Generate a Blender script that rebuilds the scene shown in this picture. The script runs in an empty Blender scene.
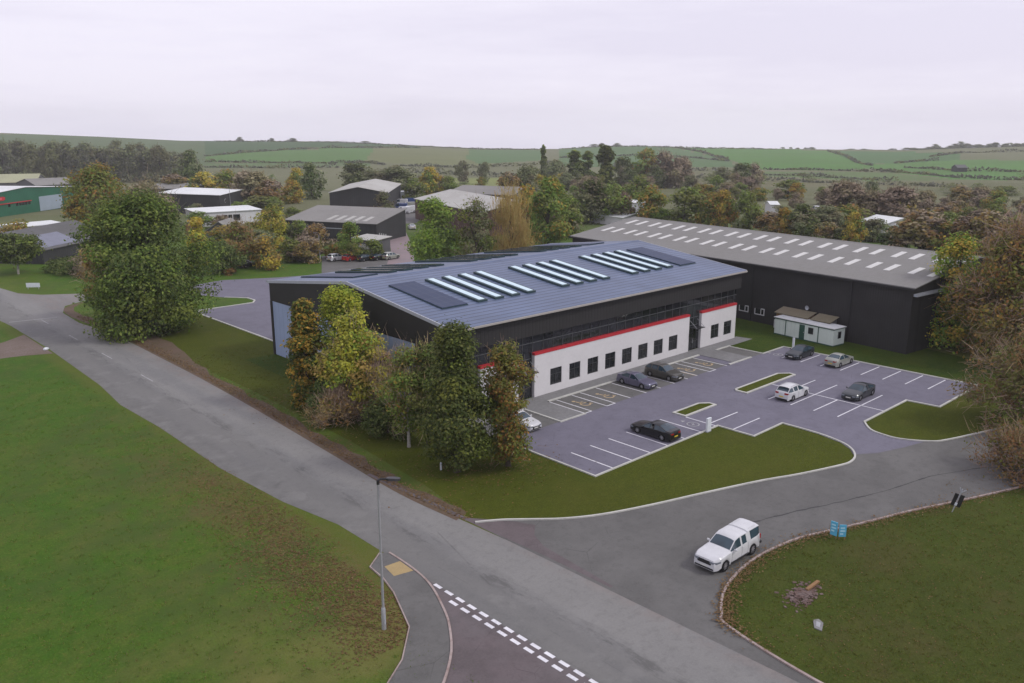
import bpy, bmesh, math, random
import numpy as np
from mathutils import Vector, Matrix
from mathutils.geometry import tessellate_polygon
random.seed(7)
C = bpy.context.scene.collection
R = math.radians
# ------------------------------------------------------------------ survey: drone position and lens
H, F, PITCH, YAW = 27.5, 848.0, R(14.21), R(46.8)
S_, C_ = math.sin(YAW), math.cos(YAW)
def ray(x, y):
    a = (x-512)/F; b = (y-341.5)/F
    d = (a, math.cos(PITCH)-b*math.sin(PITCH), -math.sin(PITCH)-b*math.cos(PITCH))
    return (d[0]*S_+d[1]*C_, -(d[0]*C_-d[1]*S_), d[2])
def G(x, y, z=0.0):
    d = ray(x, y); t = (z-H)/d[2]
    return (d[0]*t, d[1]*t)
HOR = 126.8
KD = 1.0635
def spot(px, D):                       # ground point on bearing px whose row is HOR+F*H/D (D: nominal distance ahead)
    d = ray(px, HOR+F*H/D); f = d[0]*C_+d[1]*S_
    return (d[0]/f*D*KD, d[1]/f*D*KD)
def nominal(x, y): return (x*C_+y*S_)/KD
def level(px, y, D):                   # height seen at row y, nominal distance D
    d = ray(px, y); f = d[0]*C_+d[1]*S_
    return H+d[2]/f*D*KD
def project(X, Y, Z):
    v2 = Z-H
    cx = X*S_-Y*C_; fw = X*C_+Y*S_
    zc = fw*np.cos(PITCH)-v2*np.sin(PITCH); yc = -(fw*np.sin(PITCH)+v2*np.cos(PITCH))
    zc = np.where(zc < 1, 1, zc)
    return 512+F*cx/zc, 341.5+F*yc/zc
def sm(a, b, x):
    t = np.clip((x-a)/(b-a), 0, 1); return t*t*(3-2*t)
CREST = ([-300, 0, 100, 180, 250, 330, 400, 480, 560, 600, 640, 700, 764, 830, 900, 960, 1024, 1300],
         [130, 133, 137, 141, 141.5, 142, 145, 149, 149.5, 147, 146.5, 148.5, 149, 150, 151, 149, 147, 145])
def terrain(X, Y):
    X = np.asarray(X, float); Y = np.asarray(Y, float)
    D = np.hypot(X, Y)+1e-6
    f = np.maximum((X*C_+Y*S_)/D, .35); a = (X*S_-Y*C_)/D
    px = 512+F*a/f/math.cos(PITCH)
    zc = H-(np.interp(px, *CREST)-HOR)*1300*f/F/KD
    v = -7*sm(300, 600, D)
    hill = np.clip((D-600)/700, 0, 1); hill = hill*hill*(3-2*hill)*.35+hill*.65
    z = v+(zc+7)*hill
    return z-40*np.clip((D-1320)/1500, 0, 1)
def tz(x, y): return float(terrain(x, y))

# ------------------------------------------------------------------ helpers
def tag(o, label=None, cat=None, group=None, kind=None):
    if label: o['label'] = label
    if cat: o['category'] = cat
    if group: o['group'] = group
    if kind: o['kind'] = kind
    return o
def empty(name, loc, rz=0, label=None, cat=None, group=None):
    o = bpy.data.objects.new(name, None); C.objects.link(o)
    o.location = loc; o.rotation_euler = (0, 0, rz); o.empty_display_size = .3
    return tag(o, label, cat, group)
class MB:
    def __init__(s): s.v = []; s.f = []; s.m = []
    def face(s, pts, m=0):
        n = len(s.v); s.v += [tuple(p) for p in pts]; s.f.append(tuple(range(n, n+len(pts)))); s.m.append(m); return s
    def box(s, x0, x1, y0, y1, z0, z1, m=0):
        n = len(s.v)
        s.v += [(x0,y0,z0),(x1,y0,z0),(x1,y1,z0),(x0,y1,z0),(x0,y0,z1),(x1,y0,z1),(x1,y1,z1),(x0,y1,z1)]
        for q in ((3,2,1,0),(4,5,6,7),(0,1,5,4),(1,2,6,5),(2,3,7,6),(3,0,4,7)):
            s.f.append(tuple(n+i for i in q)); s.m.append(m)
        return s
    def prism(s, poly, axis, a, b, m=0):   # poly of 2d points swept along x / y / z from a to b
        def P(u, v, w):
            return {'x': (w,u,v), 'y': (u,w,v), 'z': (u,v,w)}[axis]
        n = len(s.v); k = len(poly)
        s.v += [P(u,v,a) for u,v in poly]+[P(u,v,b) for u,v in poly]
        for i in range(k):
            j = (i+1) % k; s.f.append((n+i,n+j,n+k+j,n+k+i)); s.m.append(m)
        for tri in tessellate_polygon([[Vector((u,v,0)) for u,v in poly]]):
            s.f.append(tuple(n+i for i in tri)); s.m.append(m)
            s.f.append(tuple(n+k+i for i in reversed(tri))); s.m.append(m)
        return s
    def tube(s, pts, rad, n=6, m=0, cap=True):
        rings = []
        for i, p in enumerate(pts):
            p = Vector(p)
            d = Vector(pts[min(i+1, len(pts)-1)])-Vector(pts[max(i-1, 0)])
            d.normalize()
            a = d.cross(Vector((0,0,1)) if abs(d.z) < .9 else Vector((1,0,0))).normalized(); b = d.cross(a)
            r = rad[i] if isinstance(rad, (list, tuple)) else rad
            k = len(s.v)
            for j in range(n):
                t = 2*math.pi*j/n; s.v.append(tuple(p+a*math.cos(t)*r+b*math.sin(t)*r))
            rings.append(k)
        for k0, k1 in zip(rings, rings[1:]):
            for j in range(n):
                j2 = (j+1) % n; s.f.append((k0+j,k0+j2,k1+j2,k1+j)); s.m.append(m)
        if cap:
            s.f.append(tuple(rings[0]+j for j in range(n))); s.m.append(m)
            s.f.append(tuple(rings[-1]+j for j in range(n))); s.m.append(m)
        return s
    def mesh(s, name, mats, smooth=None):
        me = bpy.data.meshes.new(name); me.from_pydata(s.v, [], s.f)
        for m in (mats if isinstance(mats, (list, tuple)) else [mats]): me.materials.append(m)
        me.polygons.foreach_set('material_index', s.m)
        bm = bmesh.new(); bm.from_mesh(me); bmesh.ops.recalc_face_normals(bm, faces=bm.faces); bm.to_mesh(me); bm.free()
        if smooth:
            me.polygons.foreach_set('use_smooth', [True]*len(me.polygons)); me.set_sharp_from_angle(angle=R(smooth))
        return me
    def build(s, name, mats, parent=None, smooth=None, kind=None):
        return link(name, s.mesh(name, mats, smooth), parent, kind)
def link(name, me, parent=None, kind=None):
    o = bpy.data.objects.new(name, me); C.objects.link(o)
    if parent: o.parent = parent
    if kind: o['kind'] = kind
    return o
def copy_tree(o, parent=None):
    c = o.copy(); C.objects.link(c)
    if parent: c.parent = parent
    for ch in list(o.children): copy_tree(ch, c)
    return c
def sheet(name, polys, z, m, kind='structure'):
    b = MB()
    for poly in polys:
        n = len(b.v); b.v += [(x, y, z) for x, y in poly]
        for t in tessellate_polygon([[Vector((x, y, 0)) for x, y in poly]]):
            b.f.append(tuple(n+i for i in t)); b.m.append(0)
    me = bpy.data.meshes.new(name); me.from_pydata(b.v, [], b.f); me.materials.append(m)
    bm = bmesh.new(); bm.from_mesh(me)
    for f in bm.faces:
        if f.normal.z < 0: f.normal_flip()
    bm.to_mesh(me); bm.free()
    return link(name, me, None, kind)
def smooth_line(pts, per=4):
    out = []
    P = [Vector((p[0], p[1])) for p in pts]
    for i in range(len(P)-1):
        p0 = P[max(i-1,0)]; p1 = P[i]; p2 = P[i+1]; p3 = P[min(i+2,len(P)-1)]
        for k in range(per):
            t = k/per
            q = .5*((2*p1)+(p2-p0)*t+(2*p0-5*p1+4*p2-p3)*t*t+(3*p1-p0-3*p2+p3)*t**3)
            out.append((q.x, q.y))
    out.append((P[-1].x, P[-1].y)); return out
def offsets(pts, w, closed=False):
    n = len(pts); L = []; Rr = []
    for i in range(n):
        a = Vector(pts[(i-1) % n] if closed or i > 0 else pts[i]); b = Vector(pts[(i+1) % n] if closed or i < n-1 else pts[i])
        p = Vector(pts[i]); d1 = (p-a); d2 = (b-p)
        d1 = d1.normalized() if d1.length > 1e-6 else d2.normalized(); d2 = d2.normalized() if d2.length > 1e-6 else d1
        n1 = Vector((-d1.y, d1.x)); n2 = Vector((-d2.y, d2.x)); m = (n1+n2)
        m = m.normalized() if m.length > 1e-3 else n1
        k = 1/max(.4, m.dot(n1))
        L.append(p+m*w/2*k); Rr.append(p-m*w/2*k)
    return L, Rr
def kerb_into(b, pts, w=.14, h=.11, z0=0, closed=False):
    L, Rr = offsets(pts, w, closed); n = len(pts)
    for i in range(n if closed else n-1):
        j = (i+1) % n
        l0, l1, r0, r1 = L[i], L[j], Rr[i], Rr[j]
        b.face([(l0.x,l0.y,h),(r0.x,r0.y,h),(r1.x,r1.y,h),(l1.x,l1.y,h)])
        b.face([(l0.x,l0.y,z0),(l0.x,l0.y,h),(l1.x,l1.y,h),(l1.x,l1.y,z0)])
        b.face([(r0.x,r0.y,h),(r0.x,r0.y,z0),(r1.x,r1.y,z0),(r1.x,r1.y,h)])
def line_into(b, p, q, w, z):
    L, Rr = offsets([p, q], w)
    b.face([(L[0].x,L[0].y,z),(Rr[0].x,Rr[0].y,z),(Rr[1].x,Rr[1].y,z),(L[1].x,L[1].y,z)])

# ------------------------------------------------------------------ materials
def newmat(name):
    m = bpy.data.materials.new(name); m.use_nodes = True; nt = m.node_tree
    return m, nt, nt.nodes['Principled BSDF']
def N(nt, t, **kw):
    n = nt.nodes.new(t)
    for k, v in kw.items():
        if k in n.inputs.keys(): n.inputs[k].default_value = v
        else: setattr(n, k, v)
    return n
def setp(b, rough=.7, metal=0., spec=.3, coat=0.):
    b.inputs['Roughness'].default_value = rough; b.inputs['Metallic'].default_value = metal
    b.inputs['Specular IOR Level'].default_value = spec; b.inputs['Coat Weight'].default_value = coat
def c4(c): return (c[0], c[1], c[2], 1)
def mixc(nt, fac, a, b):
    n = nt.nodes.new('ShaderNodeMix'); n.data_type = 'RGBA'
    for s, v in ((n.inputs[0], fac), (n.inputs[6], a), (n.inputs[7], b)):
        if hasattr(v, 'links') or isinstance(v, bpy.types.NodeSocket): nt.links.new(v, s)
        else: s.default_value = v if s == n.inputs[0] else c4(v)
    return n.outputs[2]
def pos(nt, scale=(1,1,1), obj=False):
    if obj: o = nt.nodes.new('ShaderNodeTexCoord').outputs['Object']
    else: o = nt.nodes.new('ShaderNodeNewGeometry').outputs['Position']
    mp = nt.nodes.new('ShaderNodeMapping'); mp.inputs['Scale'].default_value = scale
    nt.links.new(o, mp.inputs[0]); return mp.outputs[0]
def noise(nt, vec, scale, detail=4, rough=.6, lo=.35, hi=.65):
    n = N(nt, 'ShaderNodeTexNoise', Scale=scale, Detail=detail, Roughness=rough); nt.links.new(vec, n.inputs['Vector'])
    r = N(nt, 'ShaderNodeMapRange'); r.inputs[1].default_value = lo; r.inputs[2].default_value = hi
    nt.links.new(n.outputs[0], r.inputs[0]); return r.outputs[0]
def mul(nt, a, b):
    n = N(nt, 'ShaderNodeMath', operation='MULTIPLY')
    for s, v in ((n.inputs[0], a), (n.inputs[1], b)):
        if isinstance(v, bpy.types.NodeSocket): nt.links.new(v, s)
        else: s.default_value = v
    return n.outputs[0]
def bump(nt, b, h, strength=.3, dist=.05):
    n = N(nt, 'ShaderNodeBump', Strength=strength, Distance=dist); nt.links.new(h, n.inputs['Height']); nt.links.new(n.outputs[0], b.inputs['Normal'])
def surf(name, c1, c2=None, c3=None, rough=.75, spec=.25, s1=.6, s2=6., metal=0., stretch=(1,1,1), bmp=0., bscale=20, coat=0.):
    m, nt, b = newmat(name); setp(b, rough, metal, spec, coat)
    c2 = c2 or tuple(x*.82 for x in c1); c3 = c3 or tuple(min(1, x*1.12) for x in c1)
    v = pos(nt, stretch)
    a = mixc(nt, noise(nt, v, s1), c1, c2); a = mixc(nt, mul(nt, noise(nt, v, s2, 3, .7), .6), a, c3)
    nt.links.new(a, b.inputs['Base Color'])
    if bmp: bump(nt, b, noise(nt, v, bscale, 2), bmp)
    return m
def ribbed(name, c, axis, pitch, rough=.45, metal=0., spec=.4, depth=.4, line=.85, var=.08):
    m, nt, b = newmat(name); setp(b, rough, metal, spec)
    sp = nt.nodes.new('ShaderNodeSeparateXYZ'); nt.links.new(nt.nodes.new('ShaderNodeNewGeometry').outputs['Position'], sp.inputs[0])
    md = N(nt, 'ShaderNodeMath', operation='PINGPONG'); nt.links.new(sp.outputs['XYZ'.index(axis)], md.inputs[0]); md.inputs[1].default_value = pitch/2
    r = N(nt, 'ShaderNodeMapRange'); r.inputs[1].default_value = pitch*.07; r.inputs[2].default_value = pitch*.14; nt.links.new(md.outputs[0], r.inputs[0])
    v = pos(nt, (1,1,1))
    base = mixc(nt, noise(nt, v, .25, 4), tuple(x*(1-var) for x in c), tuple(x*(1+var) for x in c))
    base = mixc(nt, r.outputs[0], tuple(x*line for x in c), base)
    nt.links.new(base, b.inputs['Base Color']); bump(nt, b, r.outputs[0], depth, .03)
    return m
def flat(name, c, rough=.5, spec=.4, metal=0., coat=0.):
    m, nt, b = newmat(name); setp(b, rough, metal, spec, coat)
    v = pos(nt, obj=True)
    nt.links.new(mixc(nt, noise(nt, v, 3., 3), tuple(x*.94 for x in c), tuple(min(1, x*1.04) for x in c)), b.inputs['Base Color'])
    return m
M = {}
M['asphalt'] = None
def asphalt(name, c, tint, dark, along, lane=False):
    m, nt, b = newmat(name); setp(b, .82, 0, .25)
    v = pos(nt); vs = pos(nt, along)
    a = mixc(nt, noise(nt, v, .12, 5, .6, .3, .7), c, tint)
    a = mixc(nt, mul(nt, noise(nt, vs, .45, 2, .5, .46, .64), .55), a, dark)
    a = mixc(nt, mul(nt, noise(nt, v, 7., 3, .8, .4, .75), .35), a, tuple(x*1.5 for x in c))
    vo = N(nt, 'ShaderNodeTexVoronoi', feature='DISTANCE_TO_EDGE', Scale=.16); nt.links.new(pos(nt, along), vo.inputs['Vector'])
    r = N(nt, 'ShaderNodeMapRange'); r.inputs[1].default_value = .004; r.inputs[2].default_value = .0; nt.links.new(vo.outputs[0], r.inputs[0])
    a = mixc(nt, mul(nt, mul(nt, r.outputs[0], noise(nt, v, .3, 3, .6, .5, .6)), .6), a, tuple(x*.45 for x in c))
    if lane:
        sp = nt.nodes.new('ShaderNodeSeparateXYZ'); nt.links.new(v, sp.inputs[0])
        def ramp(x0, x1):
            r = N(nt, 'ShaderNodeMapRange'); r.inputs[1].default_value = x0; r.inputs[2].default_value = x1; nt.links.new(sp.outputs[0], r.inputs[0]); return r.outputs[0]
        a = mixc(nt, mul(nt, ramp(32.8, 31.2), .40), a, tuple(x*.55 for x in c))
        a = mixc(nt, mul(nt, mul(nt, ramp(29.6, 28.9), noise(nt, v, .8, 4)), .4), a, tuple(x*.5 for x in c))
        k = mul(nt, mul(nt, ramp(31.2, 31.8), ramp(33.0, 32.3)), noise(nt, pos(nt, (1.3,.30,1)), .8, 6, .8, .50, .60))
        a = mixc(nt, mul(nt, k, .5), a, tuple(x*.35 for x in c))
        k = mul(nt, mul(nt, ramp(35.2, 36.4), noise(nt, v, .7, 5, .7, .4, .6)), .5); a = mixc(nt, k, a, (.20,.16,.14))
    a = mixc(nt, mul(nt, noise(nt, v, 1.6, 6, .8, .50, .66), .40), a, tuple(x*.62 for x in c))
    a = mixc(nt, mul(nt, noise(nt, v, .35, 5, .7, .54, .62), .30), a, tuple(min(1,x*1.25) for x in c))
    nt.links.new(a, b.inputs['Base Color']); bump(nt, b, noise(nt, v, 25, 2), .25, .01)
    return m
M['road'] = asphalt('road_asphalt', (.182,.180,.172), (.208,.206,.197), (.140,.141,.143), (1.0,.10,1), True)
M['side'] = asphalt('side_road_asphalt', (.108,.106,.101), (.140,.138,.132), (.088,.087,.083), (.7,.8,1))
M['redtar'] = asphalt('red_chippings', (.115,.092,.095), (.13,.118,.12), (.08,.07,.07), (1,1,1))
M['park'] = asphalt('car_park_asphalt', (.142,.136,.172), (.158,.153,.19), (.12,.115,.145), (1,1,1))
M['bay'] = asphalt('bay_asphalt', (.124,.122,.116), (.142,.140,.134), (.10,.10,.096), (1,1,1))
M['paving'] = surf('concrete_paving', (.19,.19,.187), (.235,.235,.235), (.15,.15,.15), s1=.5, s2=3, rough=.85)
M['tactile'] = surf('buff_tactile_paving', (.36,.27,.13), (.30,.23,.12), s1=2, s2=12)
M['kerb'] = surf('kerb_concrete', (.50,.50,.46), (.36,.36,.33), s1=.5, s2=4, rough=.85)
M['oldkerb'] = surf('weathered_kerb', (.36,.30,.28), (.22,.16,.14), s1=.6, s2=4)
M['paint'] = surf('white_road_paint', (.70,.70,.72), (.52,.52,.55), s1=.8, s2=7, rough=.7)
M['tarseam'] = surf('dark_tar_seam', (.055,.055,.055), rough=.9)
M['oldpaint'] = surf('worn_white_paint', (.36,.36,.36), (.24,.24,.24), s1=.8, s2=4, rough=.8)
M['yellowpaint'] = surf('yellow_bay_paint', (.46,.34,.19), (.36,.29,.20), s1=1.2, s2=7)
M['soil'] = surf('bare_leafy_soil', (.105,.072,.052), (.075,.062,.030), (.15,.10,.075), s1=.5, s2=5, rough=.95)
M['track'] = surf('dirt_track', (.16,.12,.10), (.20,.155,.145), (.10,.085,.05), s1=.3, s2=4, rough=.95)

def grass_mat(name, cols, brown, patch=.35, band=False, field=False, amt=.8):
    m, nt, b = newmat(name); setp(b, .9, 0, .12)
    v = pos(nt)
    a = mixc(nt, noise(nt, v, .07, 4, .55, .38, .62), cols[0], cols[1])
    a = mixc(nt, mul(nt, noise(nt, v, .45, 5, .65, .45, .7), .7), a, cols[2])
    a = mixc(nt, mul(nt, noise(nt, pos(nt, (1.6,.8,1)), 5., 5, .8, .40, .62), .62), a, tuple(x*.45 for x in cols[1]))
    a = mixc(nt, mul(nt, noise(nt, v, 9., 4, .85, .52, .66), .6), a, tuple(min(1,x*1.9+.012) for x in cols[0]))
    a = mixc(nt, mul(nt, noise(nt, v, 1.1, 6, .8, .46, .64), .45), a, tuple(x*.60 for x in cols[0]))
    a = mixc(nt, mul(nt, noise(nt, pos(nt, (1,1.3,1.7)), 2.3, 6, .85, .54, .66), .55), a, (cols[2][0]*1.35, cols[2][1]*1.1, cols[2][2]*1.2))
    br = mul(nt, noise(nt, v, .16, 6, .7, .5, .62), patch)
    if band:   # drift of fallen leaves lying along the road side of the meadow
        sp = nt.nodes.new('ShaderNodeSeparateXYZ'); nt.links.new(v, sp.inputs[0])
        def ramp(src, x0, x1):
            r = N(nt, 'ShaderNodeMapRange'); r.inputs[1].default_value = x0; r.inputs[2].default_value = x1; nt.links.new(src, r.inputs[0]); return r.outputs[0]
        X_, Y_ = sp.outputs[0], sp.outputs[1]
        olive = mul(nt, ramp(X_, 9, 22), ramp(Y_, 96, 70))
        a = mixc(nt, mul(nt, mul(nt, olive, .75), noise(nt, v, .22, 6, .75, .42, .58)), a, (.090,.096,.030))
        a = mixc(nt, mul(nt, noise(nt, v, .16, 5, .7, .5, .6), .45), a, (.030,.088,.012))
        dry = mul(nt, ramp(Y_, 46, 36), noise(nt, v, .13, 4, .6, .42, .6))
        a = mixc(nt, mul(nt, dry, .8), a, (.150,.150,.042))
        a = mixc(nt, mul(nt, mul(nt, ramp(X_, 26.2, 27.6), ramp(X_, 45, 30)), .55), a, (.115,.125,.024))
        k = mul(nt, mul(nt, mul(nt, ramp(X_, 20.5, 24.5), ramp(X_, 28.2, 26.2)), mul(nt, ramp(Y_, 76, 62), ramp(Y_, 30, 36))), noise(nt, v, .5, 6, .75, .30, .55))
        k = mul(nt, mul(nt, k, noise(nt, v, 3.2, 6, .85, .40, .58)), .8)
        ad = N(nt, 'ShaderNodeMath', operation='MAXIMUM'); nt.links.new(br, ad.inputs[0]); nt.links.new(k, ad.inputs[1]); br = ad.outputs[0]
    a = mixc(nt, mul(nt, br, amt), a, brown)
    if field:
        at = N(nt, 'ShaderNodeAttribute', attribute_name='field'); at.attribute_type = 'GEOMETRY'
        fc = mixc(nt, mul(nt, noise(nt, v, .012, 5, .65), .22), at.outputs['Color'], (.07,.08,.035))
        fc = mixc(nt, mul(nt, noise(nt, pos(nt,(.3,1,1)), .09, 3), .2), fc, (.10,.11,.05))
        a = mixc(nt, at.outputs['Alpha'], a, fc)
    nt.links.new(a, b.inputs['Base Color'])
    bump(nt, b, noise(nt, v, 6, 4, .8, .2, .8), .7, .10)
    return m
BROWN = (.105,.062,.026)
M['meadow'] = grass_mat('meadow_grass', [(.052,.128,.010),(.072,.138,.012),(.135,.142,.032)], (.160,.105,.042), .12, True, True, .95)
M['lawn'] = grass_mat('mown_lawn', [(.072,.090,.006),(.058,.075,.005),(.088,.100,.010)], (.080,.080,.012), .35)
M['rough'] = grass_mat('rough_grass', [(.060,.086,.010),(.050,.066,.009),(.086,.094,.018)], (.085,.066,.026), .45)
M['newlawn'] = grass_mat('new_lawn', [(.046,.080,.006),(.028,.058,.005),(.075,.092,.010)], (.080,.086,.014), .3)

M['clad_dark'] = ribbed('dark_grey_cladding', (.029,.028,.028), 'X', .5, .6, .0, .3, .3, .8)
M['clad_dark_y'] = ribbed('dark_grey_cladding_side', (.029,.028,.028), 'Y', .5, .6, .0, .3, .3, .8)
M['clad_blue'] = ribbed('pale_blue_side_panels', (.30,.37,.52), 'Y', 1.0, .45, .0, .4, .25, .93)
M['roof_blue'] = ribbed('blue_grey_roof_sheets', (.098,.132,.215), 'Y', .80, .42, .0, .35, .8, .52, .13)
M['trim'] = flat('pale_metal_trim', (.40,.42,.46), .4)
M['gutter'] = flat('pale_gutter', (.36,.34,.31), .5)
M['white_wall'] = surf('white_render', (.64,.63,.63), (.60,.59,.59), (.67,.66,.66), s1=.4, s2=3, rough=.8)
M['red'] = flat('red_coping', (.46,.025,.035), .45)
M['frame'] = flat('dark_window_frame', (.045,.047,.05), .4)
M['mullion'] = flat('grey_mullion', (.095,.10,.105), .4)
def glass(name, c, rough=.06, spec=.5):
    m, nt, b = newmat(name); setp(b, rough, 0, spec)
    nt.links.new(mixc(nt, noise(nt, pos(nt), .7, 2), c, tuple(x*1.8 for x in c)), b.inputs['Base Color']); return m
M['glass'] = glass('dark_window_glass', (.012,.014,.016))
M['carglass'] = glass('car_glass', (.020,.036,.048), .04, .6)
M['solar'] = None
def solar():
    m, nt, b = newmat('solar_cells'); setp(b, .5, 0, .22)
    br = N(nt, 'ShaderNodeTexBrick', Scale=1.0, offset=0.0); nt.links.new(pos(nt), br.inputs['Vector'])
    br.inputs['Color1'].default_value = (.026,.040,.085,1); br.inputs['Color2'].default_value = (.034,.050,.10,1); br.inputs['Mortar'].default_value = (.065,.08,.12,1)
    br.inputs['Mortar Size'].default_value = .03; br.inputs['Brick Width'].default_value = 1.0; br.inputs['Row Height'].default_value = 1.7
    nt.links.new(br.outputs[0], b.inputs['Base Color']); return m
M['solar'] = solar()
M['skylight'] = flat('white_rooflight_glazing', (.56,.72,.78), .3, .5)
M['skyframe'] = flat('dark_green_rooflight_kerb', (.028,.055,.06), .5)
M['ware_roof'] = surf('weathered_grey_roof', (.205,.203,.192), (.185,.18,.165), (.225,.222,.212), s1=.10, s2=1.5, rough=.8, stretch=(1,1,1))
M['ware_light'] = flat('rooflight_sheet', (.58,.58,.55), .5)
M['black_wall'] = ribbed('black_sheet_wall', (.030,.029,.029), 'Y', .33, .65, 0, .25, .35, .8, .2)
M['grey_roof'] = surf('grey_sheet_roof', (.22,.215,.20), (.18,.175,.165), s1=.1, s2=1.2, rough=.8)
M['pale_roof'] = surf('pale_sheet_roof', (.40,.40,.37), (.33,.32,.29), s1=.1, s2=1.0, rough=.75)
M['white_roof'] = surf('white_sheet_roof', (.66,.68,.67), (.56,.58,.58), s1=.1, s2=1.0, rough=.7)
M['green_roof'] = surf('pale_green_roof', (.33,.34,.21), (.28,.28,.18), s1=.1, s2=1.)
M['slate'] = surf('dark_slate_roof', (.105,.105,.108), (.085,.085,.08), s1=.3, s2=3)
M['charcoal'] = ribbed('charcoal_wall', (.040,.040,.042), 'X', .5, .7, 0, .25, .3, .8, .15)
M['greywall'] = surf('grey_wall', (.10,.10,.105), s1=.4, s2=3)
M['brick'] = surf('red_brown_brick', (.10,.055,.045), (.08,.05,.04), s1=.6, s2=6)
M['greenwall'] = ribbed('green_sheet_wall', (.020,.115,.065), 'X', .6, .55, 0, .35, .3, .85, .12)
M['greendoor'] = ribbed('pale_blue_shutter', (.30,.36,.42), 'Z', .4, .5, 0, .3, .3, .85)
M['whitewall'] = surf('white_painted_wall', (.60,.60,.61), (.52,.52,.53), s1=.4, s2=3)
M['cabin'] = ribbed('mint_white_cabin_panel', (.68,.76,.71), 'Y', .6, .55, 0, .3, .2, .94)
M['cabintrim'] = flat('dark_green_trim', (.03,.09,.065), .5)
M['tanroof'] = surf('tan_felt_roof', (.215,.185,.13), (.17,.155,.10), s1=.5, s2=4, rough=.9)
M['steel'] = flat('galvanised_steel', (.36,.37,.38), .45, .5, .3)
M['black'] = flat('black_plastic', (.018,.018,.019), .55)
M['blackgloss'] = flat('black_gloss_metal', (.02,.02,.022), .3)
M['white_gloss'] = flat('white_gloss_panel', (.68,.72,.76), .35)
M['signblue'] = flat('sky_blue_board', (.10,.42,.62), .5)
M['signpale'] = flat('pale_print', (.42,.68,.78), .5)
M['rubber'] = flat('tyre_rubber', (.016,.016,.017), .85, .2)
M['rim'] = flat('alloy_rim', (.42,.42,.44), .35, .5, .6)
M['lens'] = flat('clear_lamp_lens', (.20,.22,.25), .12, .6)
M['redlens'] = flat('red_lamp_lens', (.30,.012,.014), .2, .5)
M['plate_w'] = flat('white_number_plate', (.62,.62,.58), .4)
M['plate_y'] = flat('yellow_number_plate', (.62,.47,.05), .4)
M['stone'] = surf('broken_brick_rubble', (.12,.065,.05), (.20,.15,.14), (.07,.055,.045), s1=2, s2=9)
M['wood'] = surf('weathered_timber', (.26,.15,.07), (.2,.12,.06), s1=2, s2=9)
M['bark'] = surf('brown_bark', (.075,.062,.048), (.05,.042,.034), s1=1.2, s2=8, rough=.95, bmp=.5)
M['palebark'] = surf('pale_birch_bark', (.40,.38,.34), (.16,.15,.13), s1=2.2, s2=8, rough=.9)
M['twigbark'] = surf('purple_brown_twigs', (.115,.080,.062), (.085,.060,.050), s1=.6, s2=5, rough=.95)
HAZE = .00017
# ------------------------------------------------------------------ ground with the valley and the far hillside fields
FIELDS = [   # outlines in survey bearings (px,row) of the fields on the far hillside, with the colour of each crop
    ([(-400,100),(1500,100),(1500,215),(-400,215)], (.150,.155,.085)),
    ([(-300,128),(215,138),(215,166),(-300,166)], (.095,.135,.065)),
    ([(205,139),(340,141.5),(420,146),(420,148),(330,147),(250,152),(205,156)], (.055,.105,.045)),
    ([(205,156),(250,152),(330,148),(375,149),(365,161),(330,163),(205,162)], (.085,.175,.045)),
    ([(375,148),(540,151),(540,155),(470,168),(365,161)], (.150,.165,.070)),
    ([(470,150),(545,150),(545,160),(480,164),(465,158)], (.085,.160,.060)),
    ([(205,163),(370,162.5),(370,166),(205,168)], (.10,.15,.06)),
    ([(430,178),(505,178),(512,187),(430,185)], (.20,.23,.075)),
    ([(560,148),(640,146),(672,147.5),(730,160),(735,167),(560,167)], (.085,.155,.060)),
    ([(676,147.5),(780,149),(828,151),(862,164),(880,168),(830,171),(765,170),(730,160)], (.080,.190,.040)),
    ([(830,151),(900,151.5),(960,154),(960,160),(905,163),(862,164),(845,158)], (.070,.150,.052)),
    ([(862,165),(905,163),(960,160),(1100,160),(1100,180),(960,180),(890,172)], (.085,.195,.045)),
    ([(765,171),(830,172),(890,173),(955,180),(870,181),(765,176)], (.110,.165,.060)),
    ([(600,183),(1100,183),(1100,196),(600,196)], (.125,.130,.065)),
    ([(690,172),(770,177),(870,182),(960,182),(960,188),(690,186)], (.145,.140,.075)),
]
def in_poly(px, py, poly):
    ins = np.zeros(px.shape, bool); n = len(poly)
    for i in range(n):
        x1, y1 = poly[i]; x2, y2 = poly[(i+1) % n]
        if y1 == y2: continue
        c = ((y1 > py) != (y2 > py)) & (px < (x2-x1)*(py-y1)/(y2-y1)+x1)
        ins ^= c
    return ins
fa = math.atan2(C_, S_)                      # bearing of the view in world angle
def bearing(px):
    d = ray(px, 150); return math.atan2(d[1], d[0])
azs = [bearing(p) for p in range(-140, 1165, 3)]
a0, a1 = azs[0], azs[-1]
rest = 2*math.pi-(a0-a1)
azs += [a1-rest*i/40 for i in range(1, 40)]
rows = list(np.arange(149.5, 215, .6))[::-1]
rings = [.5, 12, 25, 40, 60, 80, 100, 130, 160, 200, 230]+[F*H/(r-HOR) for r in rows]+[1110, 1180, 1250, 1300, 1320, 1400, 1600, 2000, 2600]
rings = sorted(set(round(r, 1) for r in rings))
A, D = np.meshgrid(np.array(azs), np.array(rings))
GX, GY = np.cos(A)*D, np.sin(A)*D
GZ = terrain(GX, GY)
na = len(azs); nr = len(rings)
verts = np.stack([GX, GY, GZ], -1).reshape(-1, 3)
ii, jj = np.meshgrid(np.arange(nr-1), np.arange(na), indexing='ij'); j2 = (jj+1) % na
faces = np.stack([ii*na+jj, ii*na+j2, (ii+1)*na+j2, (ii+1)*na+jj], -1).reshape(-1, 4)
faces = [tuple(f) for f in faces.tolist()]+[tuple(range(na-1, -1, -1))]
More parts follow.
